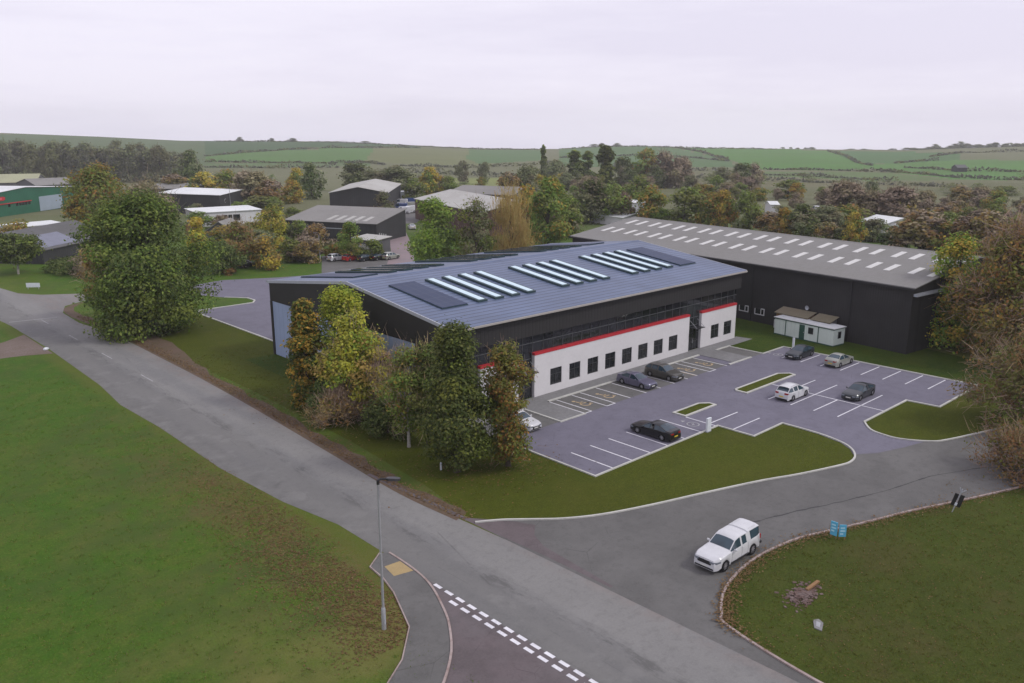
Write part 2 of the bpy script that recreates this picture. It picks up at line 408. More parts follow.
me = bpy.data.meshes.new('ground'); me.from_pydata(verts.tolist(), [], faces); me.materials.append(M['meadow'])
cen = verts[np.array(faces[:-1])].mean(1)
fx, fy = project(cen[:,0], cen[:,1], cen[:,2])
col = np.zeros((len(faces), 4), np.float32)
dist = np.hypot(cen[:,0], cen[:,1])
for poly, c in FIELDS:
    k = in_poly(fx, fy, poly); col[:-1][k, :3] = c
col[:-1, 3] = sm(190, 300, dist)
col[:-1, :3] = np.where(col[:-1, :3].sum(1, keepdims=True) > 0, col[:-1, :3], np.array([.13,.145,.07]))
at = me.attributes.new('field', 'FLOAT_COLOR', 'FACE'); at.data.foreach_set('color', col.ravel())
bm = bmesh.new(); bm.from_mesh(me); bmesh.ops.recalc_face_normals(bm, faces=bm.faces)
if bm.faces[0].normal.z < 0: bmesh.ops.reverse_faces(bm, faces=bm.faces)
bm.to_mesh(me); bm.free()
me.polygons.foreach_set('use_smooth', [True]*len(me.polygons))
link('ground', me, None, 'structure')

# ------------------------------------------------------------------ roads, car park, verges
right_edge = [(36.6,-60),(36.7,23),(36.6,31),(36.3,35.5),(36.0,40),(35.7,44.6),(35.4,50.4),(35.7,57.9),(36.2,67.2),(36.8,78.2),(37.2,91.4),(37.4,106.5),(37.4,121),(36.2,130),(36.6,139),(38.4,144.2),(44,147.9),(58,149)]
left_edge = [(28.9,-60),(28.9,33),(28.9,44.7),(28.9,48.9),(27.9,55),(27.3,64.5),(27.5,77.7),(27.2,87.3),(28.0,96),(28.6,117),(28.5,134.7),(27.5,152),(24,180),(18,230),(12,300)]
far_right = [(58,153),(44,153.3),(38.4,157),(35.9,161),(34,176),(29,230),(24,300)]
road = right_edge+far_right+list(reversed(left_edge))
sheet('main_road', [road], .006, M['road'])
kerbA = smooth_line([(36.2,42.4),(37.8,41.4),(39.2,40.2),(41.2,38.5),(43.8,37),(47.8,35.5),(52.3,34.1),(57.7,32.3),(61.1,30.9),(65.3,29.5),(66.8,29.25),(68.3,29.6),(69.7,30.6),(70.6,32),(71.2,34.5),(71.3,38.2)])
kerbB = smooth_line([(77.4,33),(75.7,31.6),(75.2,30),(75.3,28.6),(76.5,26.7),(78.3,25.6),(85.4,23.3),(97,19.3),(115,14),(160,0)])
low = smooth_line([(37.0,10),(37.2,17),(38.1,22.6),(39,23.7),(40.6,24.7),(42.4,25.35),(45,25.8),(47.8,25.8),(50.9,25.3),(53.2,24.5),(56.8,23.2),(61.2,21.7),(65.1,20.1),(72,17.5),(80,14.7),(100,7),(150,-12)])
side = [(36.0,42.4)]+kerbA+[(77.4,38.2)]+kerbB+list(reversed(low))+[(36.6,10)]
sheet('side_road', [side], .008, M['side'])
sheet('worn_road_patch', [[(36.3,43.4),(37.2,42.2),(38.4,40.6),(39.1,39.2),(38.0,38.2),(37.3,36.6),(37.0,33),(36.75,30),(36.5,30),(36.4,36),(35.9,44),(35.4,55),(35.75,55)]], .0125, M['redtar'])
b = MB(); rs = random.Random(4); L_ = smooth_line([(48.5,29.7),(51.4,28.64),(55.4,27.35),(59.4,25.85),(64.3,24.4),(68.6,23.4),(74,21)], 6); L_ = [(x+rs.uniform(-.06,.06), y+rs.uniform(-.06,.06)) for x, y in L_]
for p_, q_ in zip(L_, L_[1:]): line_into(b, p_, q_, rs.uniform(.05,.16), .0135)
b.build('tar_seam', M['tarseam'], kind='structure')
park = [(48.7,60.3),(48.7,42),(66.2,42),(66.2,38.15),(71.25,38.15),(71.1,34.5),(70.5,32),(69.6,30.7),(68.6,29.9),(70.5,28.6),(73.5,27.6),(76.3,26.9),(75.3,28.6),(75.25,30),(75.75,31.6),(77.4,33),(87,33),(87.3,29.8),(98,29.8),(97.8,53.1),(92.85,53.1),(92.85,58.2),(90,60.3)]
sheet('car_park', [park], .011, M['park'])
sheet('parking_bays', [[(48.72,60.2),(48.72,53),(56.2,53.1),(59.6,53.1),(85.2,53.3),(85.2,58.2),(60,58.2),(60,60.2)], [(90.3,53.3),(92.8,53.2),(92.8,58.1),(90.3,58.1)]], .0145, M['bay'])
sheet('rear_yard', [[(51.4,95.3),(51.4,124),(52.5,126.3),(61.3,126.2),(62.4,127.8),(62.4,130.4),(59.9,133.5),(57,140),(59,147.5),(66.9,149.5),(76,145),(112,134),(112,95.3)]], .012, M['park'])
sheet('footway', [[(48.7,60.2),(48.7,58),(56.2,58),(56.2,53.05),(59.6,53.05),(59.6,58.1),(86.6,58.1),(86.6,53.3),(90.3,53.3),(90.3,58.0),(98.6,58.1),(98.2,60.3)]], .05, M['paving'])
foot_in = smooth_line([(29.1,42.9),(29.0,40.2),(28.6,37.9),(27.7,35.6),(26.6,33.5),(24.6,31.0),(21.5,28.8),(16,27.2),(6,26.5),(-10,26)])
foot_out = [(-10,28.2),(6,28.7),(15.5,29.5),(20,31),(22.8,32.8),(24.9,35),(26.4,38.6),(26.9,40.4),(27.1,42.2),(28.6,43.3)]
sheet('corner_footway', [foot_in+foot_out], .06, M['side'])
sheet('tactile_paving', [[(27.55,40.2),(28.85,39.9),(28.95,41.5),(27.8,41.6)]], .066, M['tactile'])
sheet('junction_surface', [[(28.9,40)]+foot_in[8:]+[(-10,5),(28.9,5)]], .0095, M['redtar'])
sheet('dirt_track', [smooth_line([(28.3,114),(24,115.6),(18,116),(8,117.2),(-20,120)])+smooth_line([(-20,128),(5,125.5),(18,123.5),(24,124),(28.4,127.5)])], .010, M['track'])
lawnA = [(36.4,43.2)]+kerbA+[(66.2,38.1),(66.2,42),(48.7,42),(48.7,60.2),(48.4,95),(51.4,95.3),(51.4,124),(46,124),(40,118),(39.4,100),(39.2,78),(38.6,62),(37.6,50)]
sheet('site_lawn', [lawnA], .005, M['lawn'])
sheet('mown_strip', [[(44.5,95),(44,78),(44,62),(48.5,61),(48.4,94.8)]], .008, M['newlawn'])
islR = kerbB+[(170,30),(98.2,29.8),(87.3,29.8),(87,33)]
sheet('side_lawn', [islR], .007, M['lawn'])
sheet('cabin_lawn', [[(92.9,58.1),(92.9,53.2),(98.0,53.1),(98.1,29.8),(108,29.8),(118,72),(98.5,72),(98.3,60.4),(98.6,58.1)]], .009, M['newlawn'])
sheet('corner_green', [list(low)+[(150,-60),(37,-60)]], .004, M['rough'])
verge = [(36.7,43.6),(36.4,50),(36.8,58),(37.3,67),(37.9,78),(38.4,91),(38.6,106),(38.8,120),(38.2,128),(38,138),(40,143.8),(46,147)]
rv = random.Random(3)
outer = [(x+.25+rv.uniform(-.35,.5)+2.2*math.exp(-((y-112)/13)**2), y+.5) for x, y in smooth_line(verge, 5)]
sheet('leafy_verge', [list(smooth_line([(x-1.25, y) for x, y in verge], 5))+outer[::-1]], .0105, M['soil'])
b = MB()
kerb_into(b, kerbA+[(66.2,38.15),(66.2,42),(48.7,42),(48.7,53)], .16)
kerb_into(b, kerbB, .16)
kerb_into(b, [kerbB[0],(87,33),(87.3,29.8),(98,29.8),(97.85,53.1),(92.85,53.1),(92.85,58.0)], .2)
kerb_into(b, [(51.4,95.4),(51.4,124),(52.5,126.3),(61.3,126.2),(62.4,127.8),(62.4,130.4),(59.9,133.5)], .25)
kerb_into(b, [(48.8,58.0),(56.15,58.0),(56.15,52.95),(59.7,52.95)], .2)
kerb_into(b, [(59.7,58.15),(71.0,58.15)], .28); kerb_into(b, [(77.8,58.15),(86.4,58.15)], .28); kerb_into(b, [(85.4,53.2),(90.3,53.2)], .25); kerb_into(b, [(90.0,58.1),(93.2,58.1)], .25)
b.build('kerb', M['kerb'], kind='structure')
b = MB(); kerb_into(b, low, .16, .10); kerb_into(b, foot_in, .13, .11)
kerb_into(b, foot_out, .07, .10); b.build('old_kerb', M['oldkerb'], kind='structure')
for nm, pl in (('planted_island', [(66.2,45.7),(66.2,47.1),(70.4,47.1),(71.3,46.4),(71.3,45.7)]), ('planted_island', [(77.1,45.65),(77.1,46.9),(77.5,47.2),(86.1,47.2),(87.2,46.3),(87.1,45.65)])):
    b = MB(); kerb_into(b, pl, .24, .12, closed=True); k = b.build('island_kerb', M['kerb'], kind='structure')
    sheet(nm, [pl], .085, M['lawn'])
# painted markings
b = MB(); z = .0175; w = .13
for x in (51.1, 53.6, 56.1, 58.6, 61.15, 63.7): line_into(b, (x,42.15), (x,46.9), w, z)
line_into(b, (66.1,42.1), (66.1,45.6), w, z); line_into(b, (66.3,42.95), (71.1,42.95), w, z); line_into(b, (66.4,40.5), (71.1,40.5), w, z)
for y in (43.05, 40.5, 35.5): line_into(b, (77.0,y), (87.0,y), w, z)
line_into(b, (77,38), (82,38), w, z); line_into(b, (82.05,33.1), (82.05,40.45), w, z); line_into(b, (82.05,40.55), (82.05,45.5), w, z)
for y in (50.5, 48.0, 45.5, 43.0, 40.55, 38.05, 35.55, 33.1): line_into(b, (92.8,y), (97.65,y), w, z)
for x in (59.75, 60.75, 63.1, 64.4, 66.9, 84.9, 82.5, 81.3, 78.9): line_into(b, (x,53.15), (x,57.95), w, z)
for x0, x1 in ((59.7,60.8), (63.05,64.45), (81.2,82.55)): line_into(b, (x0,53.1), (x1,53.1), w, z)
for x in (69.5, 72.0, 74.5, 77.0, 53.6, 51.1): line_into(b, (x,53.1), (x,57.9), w, z)
def ring(b, cx, cy, r, w, z, a0=0, a1=360, n=22):
    for i in range(n):
        t0 = R(a0+(a1-a0)*i/n); t1 = R(a0+(a1-a0)*(i+1)/n)
        b.face([(cx+math.cos(t)*q, cy+math.sin(t)*q, z) for t, q in ((t0,r),(t0,r+w),(t1,r+w),(t1,r))])
def charge_mark(b, cx, cy):
    ring(b, cx, cy, .52, .10, z); b.face([(cx-.3,cy-.2,z),(cx+.1,cy+.3,z),(cx+.05,cy,z)]); b.face([(cx+.3,cy+.2,z),(cx-.1,cy-.3,z),(cx-.05,cy,z)])
    b.face([(cx-.25,cy+1.05,z),(cx+.25,cy+1.05,z),(cx,cy+1.45,z)])
bay_ = b; b = MB(); charge_mark(b, 64.9, 43.9); charge_mark(b, 93.9, 51.6); b.build('charging_symbol', M['oldpaint'], kind='structure'); b = bay_
b.build('bay_marking', M['paint'], kind='structure')
b = MB()
def wheelchair(b, cx, cy):               # wheelchair user symbol, head towards the building
    ring(b, cx+.05, cy-.35, .42, .17, z, 100, 390)
    line_into(b, (cx-.22,cy+.75), (cx-.05,cy-.1), .2, z); line_into(b, (cx-.05,cy-.05), (cx+.5,cy-.1), .17, z); line_into(b, (cx+.47,cy-.05), (cx+.72,cy-.75), .17, z)
    line_into(b, (cx-.15,cy+.3), (cx+.35,cy+.3), .14, z); ring(b, cx-.28, cy+1.0, .001, .2, z)
for cx, cy in ((61.95,55.4), (65.65,55.4), (83.7,55.4), (80.1,55.4)): wheelchair(b, cx, cy)
line_into(b, (78.75,53.2), (78.75,57.9), .1, z)
b.build('disabled_bay_symbol', M['yellowpaint'], kind='structure')
b = MB()
for k in range(14):
    y = 37.75-k*1.07
    line_into(b, (28.86,y), (28.86,y-.68), .24, .016)
    if k > 1: line_into(b, (28.34,y), (28.34,y-.68), .24, .016)
b.build('give_way_marking', M['paint'], kind='structure')
b = MB()
for y in (136, 123, 110, 97): line_into(b, (32.8,y), (32.8,y-3.6), .13, .013)
line_into(b, (28.9,137.4), (35.0,136.2), .22, .013)
b.build('worn_centre_line', M['oldpaint'], kind='structure')

# ------------------------------------------------------------------ the new unit (main building)
X0, X1, Y0, Y1 = 48.4, 97.8, 60.1, 94.9
RK = (11.42-9.2)/(77.5-59.5)
def rz(y): return 11.42-abs(y-77.5)*RK
main = empty('industrial_unit', (73,77.5,0), 0, 'new dark grey unit with blue roof, white ground floor and red stripe', 'building')
def mp(name, b, m, parent=main, smooth=None):
    o = b.build(name, m, parent, smooth); 
    if parent is main: o.matrix_parent_inverse = Matrix.Translation((-73,-77.5,0))
    return o
b = MB(); b.prism([(59.85,6.8),(59.85,rz(59.85)-.12),(77.5,rz(77.5)-.12),(95.0,rz(95.0)-.12),(95.0,6.8)], 'x', X0, X1)
mp('upper_cladding', b, [M['clad_dark']])
b = MB(); b.box(X0+.15, X1-.15, 60.85, 94.8, 0, 6.79); mp('wall', b, M['clad_dark_y'])
b = MB(); b.box(X0+.02, X0+.145, 65.5, 94.45, .05, 6.78); mp('side_panel', b, M['clad_blue'])
mp('corner_post', MB().box(X0-.05, X0+.14, 94.46, 94.98, 0, 6.79), M['clad_dark_y']); mp('corner_panel', MB().box(X0+.0, X0+.14, 60.86, 65.49, 0, 6.79), M['clad_dark_y'])
b = MB()
th = .16
for ya, yb in ((59.42,77.5),(77.5,95.5)):
    b.prism([(ya,rz(ya)-th),(yb,rz(yb)-th),(yb,rz(yb)),(ya,rz(ya))], 'x', X0+.06, X1+.3)
roof = mp('roof', b, M['roof_blue'])
roof.matrix_parent_inverse = Matrix.Translation((-73,-77.5,0))
def rp(name, b, m, parent=roof): return b.build(name, m, parent)
for x in (X0-.05, X1+.31):
    b = MB()
    for ya, yb in ((59.42,77.5),(77.5,95.5)): b.prism([(ya,rz(ya)-.3),(yb,rz(yb)-.3),(yb,rz(yb)+.035),(ya,rz(ya)+.035)], 'x', x, x+.11)
    rp('verge_trim', b, M['trim'])
for y in (59.24, 95.51):
    b = MB(); b.box(X0, X1+.35, y, y+.17, 8.97, 9.15); rp('gutter', b, M['gutter'])
b = MB(); b.prism([(77.2,rz(77.2)+.02),(77.8,rz(77.8)+.02),(77.5,11.48)], 'x', X0+.07, X1+.29); rp('ridge_cap', b, M['roof_blue'])
def slab(xa, xb, ya, yb, lo, hi):
    return MB().prism([(ya,rz(ya)+lo),(yb,rz(yb)+lo),(yb,rz(yb)+hi),(ya,rz(ya)+hi)], 'x', xa, xb)
for x0 in (56.55, 69.1, 81.6):
    for k in range(4):
        x = x0+k*2.36
        for ya, yb in ((65.0,74.0), (81.0,92.6)):
            f = rp('rooflight', slab(x-.28, x+1.0, ya, yb, .01, .22), M['skyframe'])
            slab(x-.02, x+.74, ya+.2, yb-.2, .221, .26).build('rooflight_glazing', M['skylight'] if ya < 70 else M['glass'], f)  # back slope panes: darkness of the grazing view put into the glazing colour
for x in (51.5, 91.2):
    for ya, yb in ((65.0,74.0), (81.0,92.6)):
        f = rp('solar_array', slab(x, x+3.3, ya, yb, .03, .16), M['solar'])
        f2 = slab(x-.06, x+3.36, ya-.06, yb+.06, .015, .10).build('solar_frame', M['skyframe'], f)
WIN = [62.0+2.96*k for k in range(8)]
SEG = [(52.2,57.35,[53.9]),(59.65,86.85,WIN),(89.45,97.4,[91.7,94.65])]
for xa, xb, wins in SEG:
    b = MB(); b.box(xa, xb, 60.1, 60.84, 0, .85); b.box(xa, xb, 60.1, 60.84, 2.66, 4.57)
    e = [xa]+[q for w in wins for q in (w, w+1.76)]+[xb]
    for k in range(0, len(e), 2): b.box(e[k], e[k+1], 60.1, 60.84, .85, 2.66)
    mp('ground_floor_wall', b, M['white_wall'])
    b = MB(); b.box(xa-.03, xb+.03, 60.05, 60.84, 4.57, 4.82); mp('red_coping', b, M['red'])
    for w in wins:
        b = MB(); y0, y1 = 60.16, 60.24
        b.box(w+.002, w+.07, y0, y1, .852, 2.658); b.box(w+1.69, w+1.758, y0, y1, .852, 2.658)
        b.box(w+.07, w+1.69, y0, y1, .852, .93); b.box(w+.07, w+1.69, y0, y1, 2.59, 2.658)
        b.box(w+.84, w+.92, y0, y1, .93, 2.59); b.box(w+.07, w+.84, y0, y1, 1.95, 2.0); b.box(w+.92, w+1.69, y0, y1, 1.95, 2.0)
        f = mp('window', b, M['frame'])
        MB().box(w+.07, w+1.69, 60.205, 60.23, .93, 2.59).build('pane', M['glass'], f)
# curtain glazing above the white ground floor, at the corner and in the two entrances
b = MB(); b.box(X0+.2, X1-.1, 60.5, 60.6, 4.83, 6.79); b.box(X0+.2, 52.19, 60.5, 60.6, .02, 4.82); b.box(57.36, 59.64, 60.5, 60.6, .02, 4.82); b.box(86.86, 89.44, 60.5, 60.6, .02, 4.82)
gz = mp('curtain_glazing', b, M['glass'])
b = MB(); x = 49.2
while x < X1-.2:
    b.box(x-.022, x+.022, 60.44, 60.499, 4.83, 6.79); x += 1.5
b.box(X0+.2, X1-.1, 60.43, 60.498, 5.83, 5.89); b.box(X0+.2, X1-.1, 60.40, 60.5, 6.70, 6.78)
for xa, xb in ((X0+.25,52.19),(57.36,59.64),(86.86,89.44)):
    for zz in (1.15, 2.2, 3.2, 4.2): b.box(xa, xb, 60.44, 60.497, zz-.03, zz+.03)
for xx in (49.3, 50.8, 57.45, 58.5, 59.55, 86.95, 88.15, 89.35): b.box(xx-.03, xx+.03, 60.41, 60.496, .02, 4.82)
b.build('mullion', M['mullion'], gz)
for xa in (57.55, 87.2):
    d = mp('door', MB().box(xa, xa+1.7, 60.36, 60.405, .06, 2.3), M['glass'])
    fb = MB()
    for q in (xa, xa+.83, xa+1.64): fb.box(q, q+.06, 60.33, 60.359, .06, 2.3)
    fb.box(xa+.06, xa+.83, 60.33, 60.359, 2.24, 2.3); fb.build('door_frame', M['frame'], d)
    MB().box(xa+.72, xa+.76, 60.27, 60.3295, .9, 1.5).build('door_handle', M['steel'], d)
    c = mp('entrance_canopy', MB().box(xa+.1, xa+1.9, 59.25, 60.39, 2.95, 3.02), M['blackgloss'])
    for q in (xa+.2, xa+1.8): MB().tube([(q,59.3,3.03),(q,60.42,3.9)], .03, 6).build('canopy_rod', M['steel'], c)

# ------------------------------------------------------------------ other buildings
FOOT = []
def frame(A_, B_):
    A_ = Vector(A_); B_ = Vector(B_); d = B_-A_; return A_, d.length, math.atan2(d.y, d.x)
def shed(name, label, A_, B_, depth, eave, ridge, walls, roofm, along=True, z0=None, over=.35, mono=False):
    """gabled shed: front wall A_->B_, running back by depth (to the left of A_->B_); ridge along the front wall or across it"""
    o, L, rot = frame(A_, B_); z0 = tz(*A_)-.3 if z0 is None else z0
    FOOT.append((o, L, rot, depth)); r = empty(name, (o.x, o.y, z0), rot, label, 'building'); b = MB(); rb = MB(); t = .14
    if mono:
        b.prism([(0,0),(depth,0),(depth,ridge-.05),(0,eave-.05)], 'x', 0, L); k = (ridge-eave)/depth
        rb.prism([(-over,eave-over*k),(depth+over,ridge+over*k),(depth+over,ridge+over*k+t),(-over,eave-over*k+t)], 'x', -over, L+over)
    elif along:
        k = (ridge-eave)/(depth/2)
        b.prism([(0,0),(depth,0),(depth,eave-.02),(depth/2,ridge-.02),(0,eave-.02)], 'x', 0, L)
        for ya, yb in ((-over,depth/2),(depth/2,depth+over)):
            za, zb = ridge-abs(ya-depth/2)*k, ridge-abs(yb-depth/2)*k
            rb.prism([(ya,za),(yb,zb),(yb,zb+t),(ya,za+t)], 'x', -over, L+over)
    else:
        k = (ridge-eave)/(L/2)
        b.prism([(0,0),(L,0),(L,eave-.02),(L/2,ridge-.02),(0,eave-.02)], 'y', 0, depth)
        for xa, xb in ((-over,L/2),(L/2,L+over)):
            za, zb = ridge-abs(xa-L/2)*k, ridge-abs(xb-L/2)*k
            rb.prism([(xa,za),(xb,zb),(xb,zb+t),(xa,za+t)], 'y', -over, depth+over)
    b.build('wall', walls, r); rf = rb.build('roof', roofm, r)
    return r, L, rf
# the long black warehouse behind the car park
wr = empty('warehouse', (105.6,40.8,0), math.atan2(25.86,2.85)-math.pi/2, 'long black sheeted warehouse with grey rooflit roof beside the car park', 'building')
Wl, e, k = 63.5, 8.4, .150; rg = 15.6
b = MB(); b.prism([(0,0),(2*rg,0),(2*rg,e-.05),(rg,e+k*rg-.05),(0,e-.05)], 'y', 0, Wl); b.build('wall', M['black_wall'], wr)
b = MB()
for xa, xb in ((-.4,rg),(rg,2*rg+.4)):
    za, zb = e+k*rg-abs(xa-rg)*k, e+k*rg-abs(xb-rg)*k
    b.prism([(xa,za),(xb,zb),(xb,zb+.14),(xa,za+.14)], 'y', -.45, Wl+.3)
rf = b.build('roof', M['ware_roof'], wr)
b = MB(); b.box(-.55, -.41, -.45, Wl+.3, e-.28, e-.02); b.build('gutter', M['black'], rf)
b = MB(); b.prism([(rg-.35,e+k*(rg-.35)+.15),(rg+.35,e+k*(rg-.35)+.15),(rg,e+k*rg+.21)], 'y', -.45, Wl+.3); b.build('ridge_cap', M['ware_roof'], rf)
us = [.55, 3.1]+[q for j in range(10) for q in (6.4+5.77*j, 8.95+5.77*j) if q < Wl-1]
for u in us:
    for n0 in (4.75, 10.75):
        zz = lambda n: e+k*n+.14
        MB().prism([(n0,zz(n0)+.002),(n0+2.95,zz(n0+2.95)+.002),(n0+2.95,zz(n0+2.95)+.05),(n0,zz(n0)+.05)], 'y', u-.42, u+.42).build('rooflight', M['ware_light'], rf)
b = MB(); b.box(.2, 2*rg-.2, -.5, -.01, 7.3, 7.62); b.build('gable_trim', M['trim'], wr)
b = MB(); b.box(-.16, -.01, 8.0, 8.2, 0, e-.3); b.build('downpipe', M['black'], wr)
b = MB(); b.box(-.16, -.01, 23.6, 23.8, 0, e-.3); b.build('downpipe', M['black'], wr)
def wwin(u0, u1, z0, z1):
    b = MB()
    b.box(-.07, -.003, u0, u1, z0, z0+.13); b.box(-.07, -.003, u0, u0+.62, z1-.12, z1); b.box(-.07, -.003, u0, u0+.12, z0+.13, z1-.12); b.box(-.07, -.003, u0+.55, u0+.66, z0+.13, z1-.12); b.box(-.07, -.003, u1-.12, u1, z0+.13, z1-.12)
    f = b.build('window', M['whitewall'], wr)
    MB().box(-.04, -.004, u0+.12, u1-.12, z0+.13, z1-.12).build('pane', M['glass'], f)
wwin(24.1, 25.8, 1.2, 2.15); wwin(21.3, 23.0, 1.15, 2.15); wwin(25.2, 26.3, 6.9, 7.4)
def on_wall(u, off):
    a = wr.rotation_euler.z; return (105.6-math.sin(a)*u+math.cos(a)*off, 40.8+math.cos(a)*u+math.sin(a)*off)
# portable cabin and the two lean-to sheds behind it
crot = math.atan2(-8.96,-1.07)
cb = empty('portable_cabin', (103.57,57.8,0), crot, 'long mint white portable cabin with green trim on the grass', 'cabin')
Lc, Dc, Hc = 9.05, 2.45, 2.28
MB().box(0, Lc, 0, Dc, .14, Hc).build('wall', M['cabin'], cb)
MB().box(-.12, Lc+.14, -.14, Dc+.12, Hc+.03, Hc+.12).build('roof', M['white_roof'], cb)
b = MB(); b.box(-.06, Lc+.06, -.07, -.005, Hc-.12, Hc+.029); b.box(-.03, Lc+.03, -.05, Dc, .0, .139); b.box(Lc+.005, Lc+.06, -.06, Dc+.05, Hc-.10, Hc+.028)
for x in (1.78, 6.8): b.box(x-.06, x+.06, -.04, -.003, .14, Hc-.12)
b.build('green_trim', M['cabintrim'], cb)
d = MB().box(3.95, 4.75, -.05, -.004, .15, 2.05).build('door', M['cabintrim'], cb); MB().box(4.6, 4.68, -.10, -.051, 1.0, 1.15).build('door_handle', M['steel'], cb if False else d)
f = MB().box(5.3, 6.05, -.06, -.003, 1.05, 1.9).build('window', M['frame'], cb); MB().box(5.37, 5.98, -.075, -.061, 1.12, 1.83).build('pane', M['glass'], f)
f = MB().box(Lc+.003, Lc+.05, .95, 1.6, .95, 1.85).build('window', M['frame'], cb); MB().box(Lc+.051, Lc+.06, 1.0, 1.55, 1.0, 1.8).build('pane', M['glass'], f)
for u0, u1, lab in ((12.9,18.0,'larger tan roofed lean-to shed behind the left of the cabin'), (9.5,12.3,'smaller olive roofed lean-to shed behind the right of the cabin')):
    x, y = on_wall(u0, -2.05); sh = empty('lean_to_shed', (x,y,0), wr.rotation_euler.z, lab, 'shed', 'lean-to sheds between the cabin and the warehouse')
    MB().prism([(.1,0),(1.7,0),(1.7,2.85),(.1,2.45)], 'y', .1, u1-u0-.1).build('wall', M['wood'] if u0 > 10 else M['greywall'], sh)
    MB().prism([(-.15,2.5),(1.9,3.05),(1.9,3.13),(-.15,2.58)], 'y', -.1, u1-u0+.1).build('roof', M['tanroof'], sh)
x, y = on_wall(18.55, -.75); t = empty('water_tank', (x,y,0), 0, 'small pale tank standing left of the portable cabin', 'tank')
b = MB(); b.tube([(0,0,.05),(0,0,1.15),(0,0,1.3)], [.42,.42,.25], 12); b.build('tank_body', M['whitewall'], t, 40); MB().tube([(0,0,1.29),(0,0,1.38)], .15, 10).build('cap', M['steel'], t)
x, y = on_wall(14.1, -.30); t = empty("satellite_dish", (x,y,3.6), R(-15), 'pale satellite dish fixed high on the black wall', 'dish')
b = MB(); prof = [(0,0),(.12,.02),(.22,.06),(.32,.12)]
for (r0,h0),(r1,h1) in zip(prof, prof[1:]):
    for j in range(18):
        a0_, a1_ = 2*math.pi*j/18, 2*math.pi*(j+1)/18
        b.face([(-h0-.12, r0*math.cos(a0_), r0*math.sin(a0_)), (-h0-.12, r0*math.cos(a1_), r0*math.sin(a1_)), (-h1-.12, r1*math.cos(a1_), r1*math.sin(a1_)), (-h1-.12, r1*math.cos(a0_), r1*math.sin(a0_))])
b.build('dish_bowl', M['trim'], t, 40); MB().tube([(-.12,0,0),(.28,0,-.1)], .03).build('bracket', M['steel'], t); MB().tube([(-.2,0,-.35),(-.6,0,0)], .015).build('feed_arm', M['steel'], t)

# industrial estate behind: pixel bearings on the survey photograph turned into ground points at their distances
def gp(px, D): return spot(px, D)
def windows(r, L, xs, z0, z1, w=1.2, m='glass', fm='whitewall'):
    for x in xs:
        f = MB().box(x-.08, x+w+.08, -.06, -.004, z0-.08, z1+.08).build('window', M[fm], r); MB().box(x, x+w, -.08, -.061, z0, z1).build('pane', M[m], f)
r, L, _ = shed('workshop', 'dark brown workshop with pale pitched roof, left of the vehicle yard', gp(330.5,262), gp(388,262.5), 44, 7.0, 8.8, M['charcoal'], M['pale_roof'], along=False)
MB().box(9, 17, -.05, -.004, 1.9, 2.6).build('sign_band', M['brick'], r)
r, L, rf = shed('long_workshop', 'long low charcoal workshop with grey sheet roof and paler rooflight strips', gp(286.5,203), gp(377,194), 15, 4.9, 7.2, M['charcoal'], M['grey_roof'], mono=True)
k = 2.2/15
for i in range(5):
    x = L*.42+i*2.6
    MB().prism([(1.5,4.9+1.5*k+.145),(13.5,4.9+13.5*k+.145),(13.5,4.9+13.5*k+.18),(1.5,4.9+1.5*k+.18)], 'x', x, x+1.2).build('rooflight', M['pale_roof'], rf)
windows(r, L, [4.2, 5.8], 2.6, 3.6, 1.1); MB().box(9, 17, -.05, -.004, 3.3, 3.5).build('pale_rail', M['trim'], r)
r, L, _ = shed('loading_annex', 'small grey annex with flat canopy in front of the long workshop', gp(352,180), gp(375,176), 5, 3.3, 3.7, M['greywall'], M['pale_roof'], mono=True)
MB().box(.4, L-.4, -.05, -.004, .1, 2.4).build('shutter', M['pale_roof'], r)
nb, ab, bb = gp(481,206), gp(415.5,247), gp(524,226)
r, L, _ = shed('grey_factory', 'wide factory with pale grey roof and brown brick end behind the trees', ab, nb, (Vector(bb)-Vector(nb)).length, 6.4, 8.8, [M['brick']], M['pale_roof'], along=True)
r, L, _ = shed('rear_factory', 'second grey roofed factory showing just above the pale roofed one', gp(447,272), gp(512,262), 24, 6.2, 8.0, M['greywall'], M['grey_roof'], along=True)
# green unit at the left edge
r, L, _ = shed('green_unit', 'green sheeted unit with white roof and red sign at the left edge', gp(-28,240), gp(75,290), 40, 7.0, 8.6, M['greenwall'], M['white_roof'], along=False)
s = Vector(gp(75,290))-Vector(gp(-28,240))
def ux(px):
    best = min(range(0, 200), key=lambda i: abs(project(*(np.array(gp(-28,240))+np.array(s)*i/200), 0.)[0]-px)); return L*best/200
MB().box(ux(40.5), ux(63), -.08, -.004, .2, 5.0).build('shutter', M['greendoor'], r)
sg = MB(); sg.prism([(ux(-8),5.2),(ux(5.5),5.2),(ux(7.5),5.5),(ux(7.5),6.1),(ux(5.5),6.4),(ux(-8),6.4)], 'y', -.14, -.004); sg = sg.build('red_sign', M['red'], r)
MB().box(ux(-6), ux(4), -.16, -.141, 5.6, 6.0).build('sign_panel', flat('pale_red_panel', (.62,.16,.18)), sg)
MB().box(ux(-8), ux(32.5), -.35, -.004, 4.0, 4.25).build('red_canopy', M['red'], r)
for px in (9.5, 17.5, 20.5, 23.5, 26.5, 29.5): MB().box(ux(px), ux(px+2.2), -.07, -.003, 3.0, 3.9).build('window', M['glass'], r)
shed('pale_green_barn', 'low barn with pale green roof behind the green unit', gp(-30,395), gp(36,405), 40, 6.0, 9.2, M['greywall'], M['green_roof'], along=True)
shed('olive_roof_barn', 'olive grey roofed barn to the right of the pale green roof', gp(37,360), gp(78,372), 26, 5.5, 7.8, M['greywall'], M['grey_roof'], along=True)
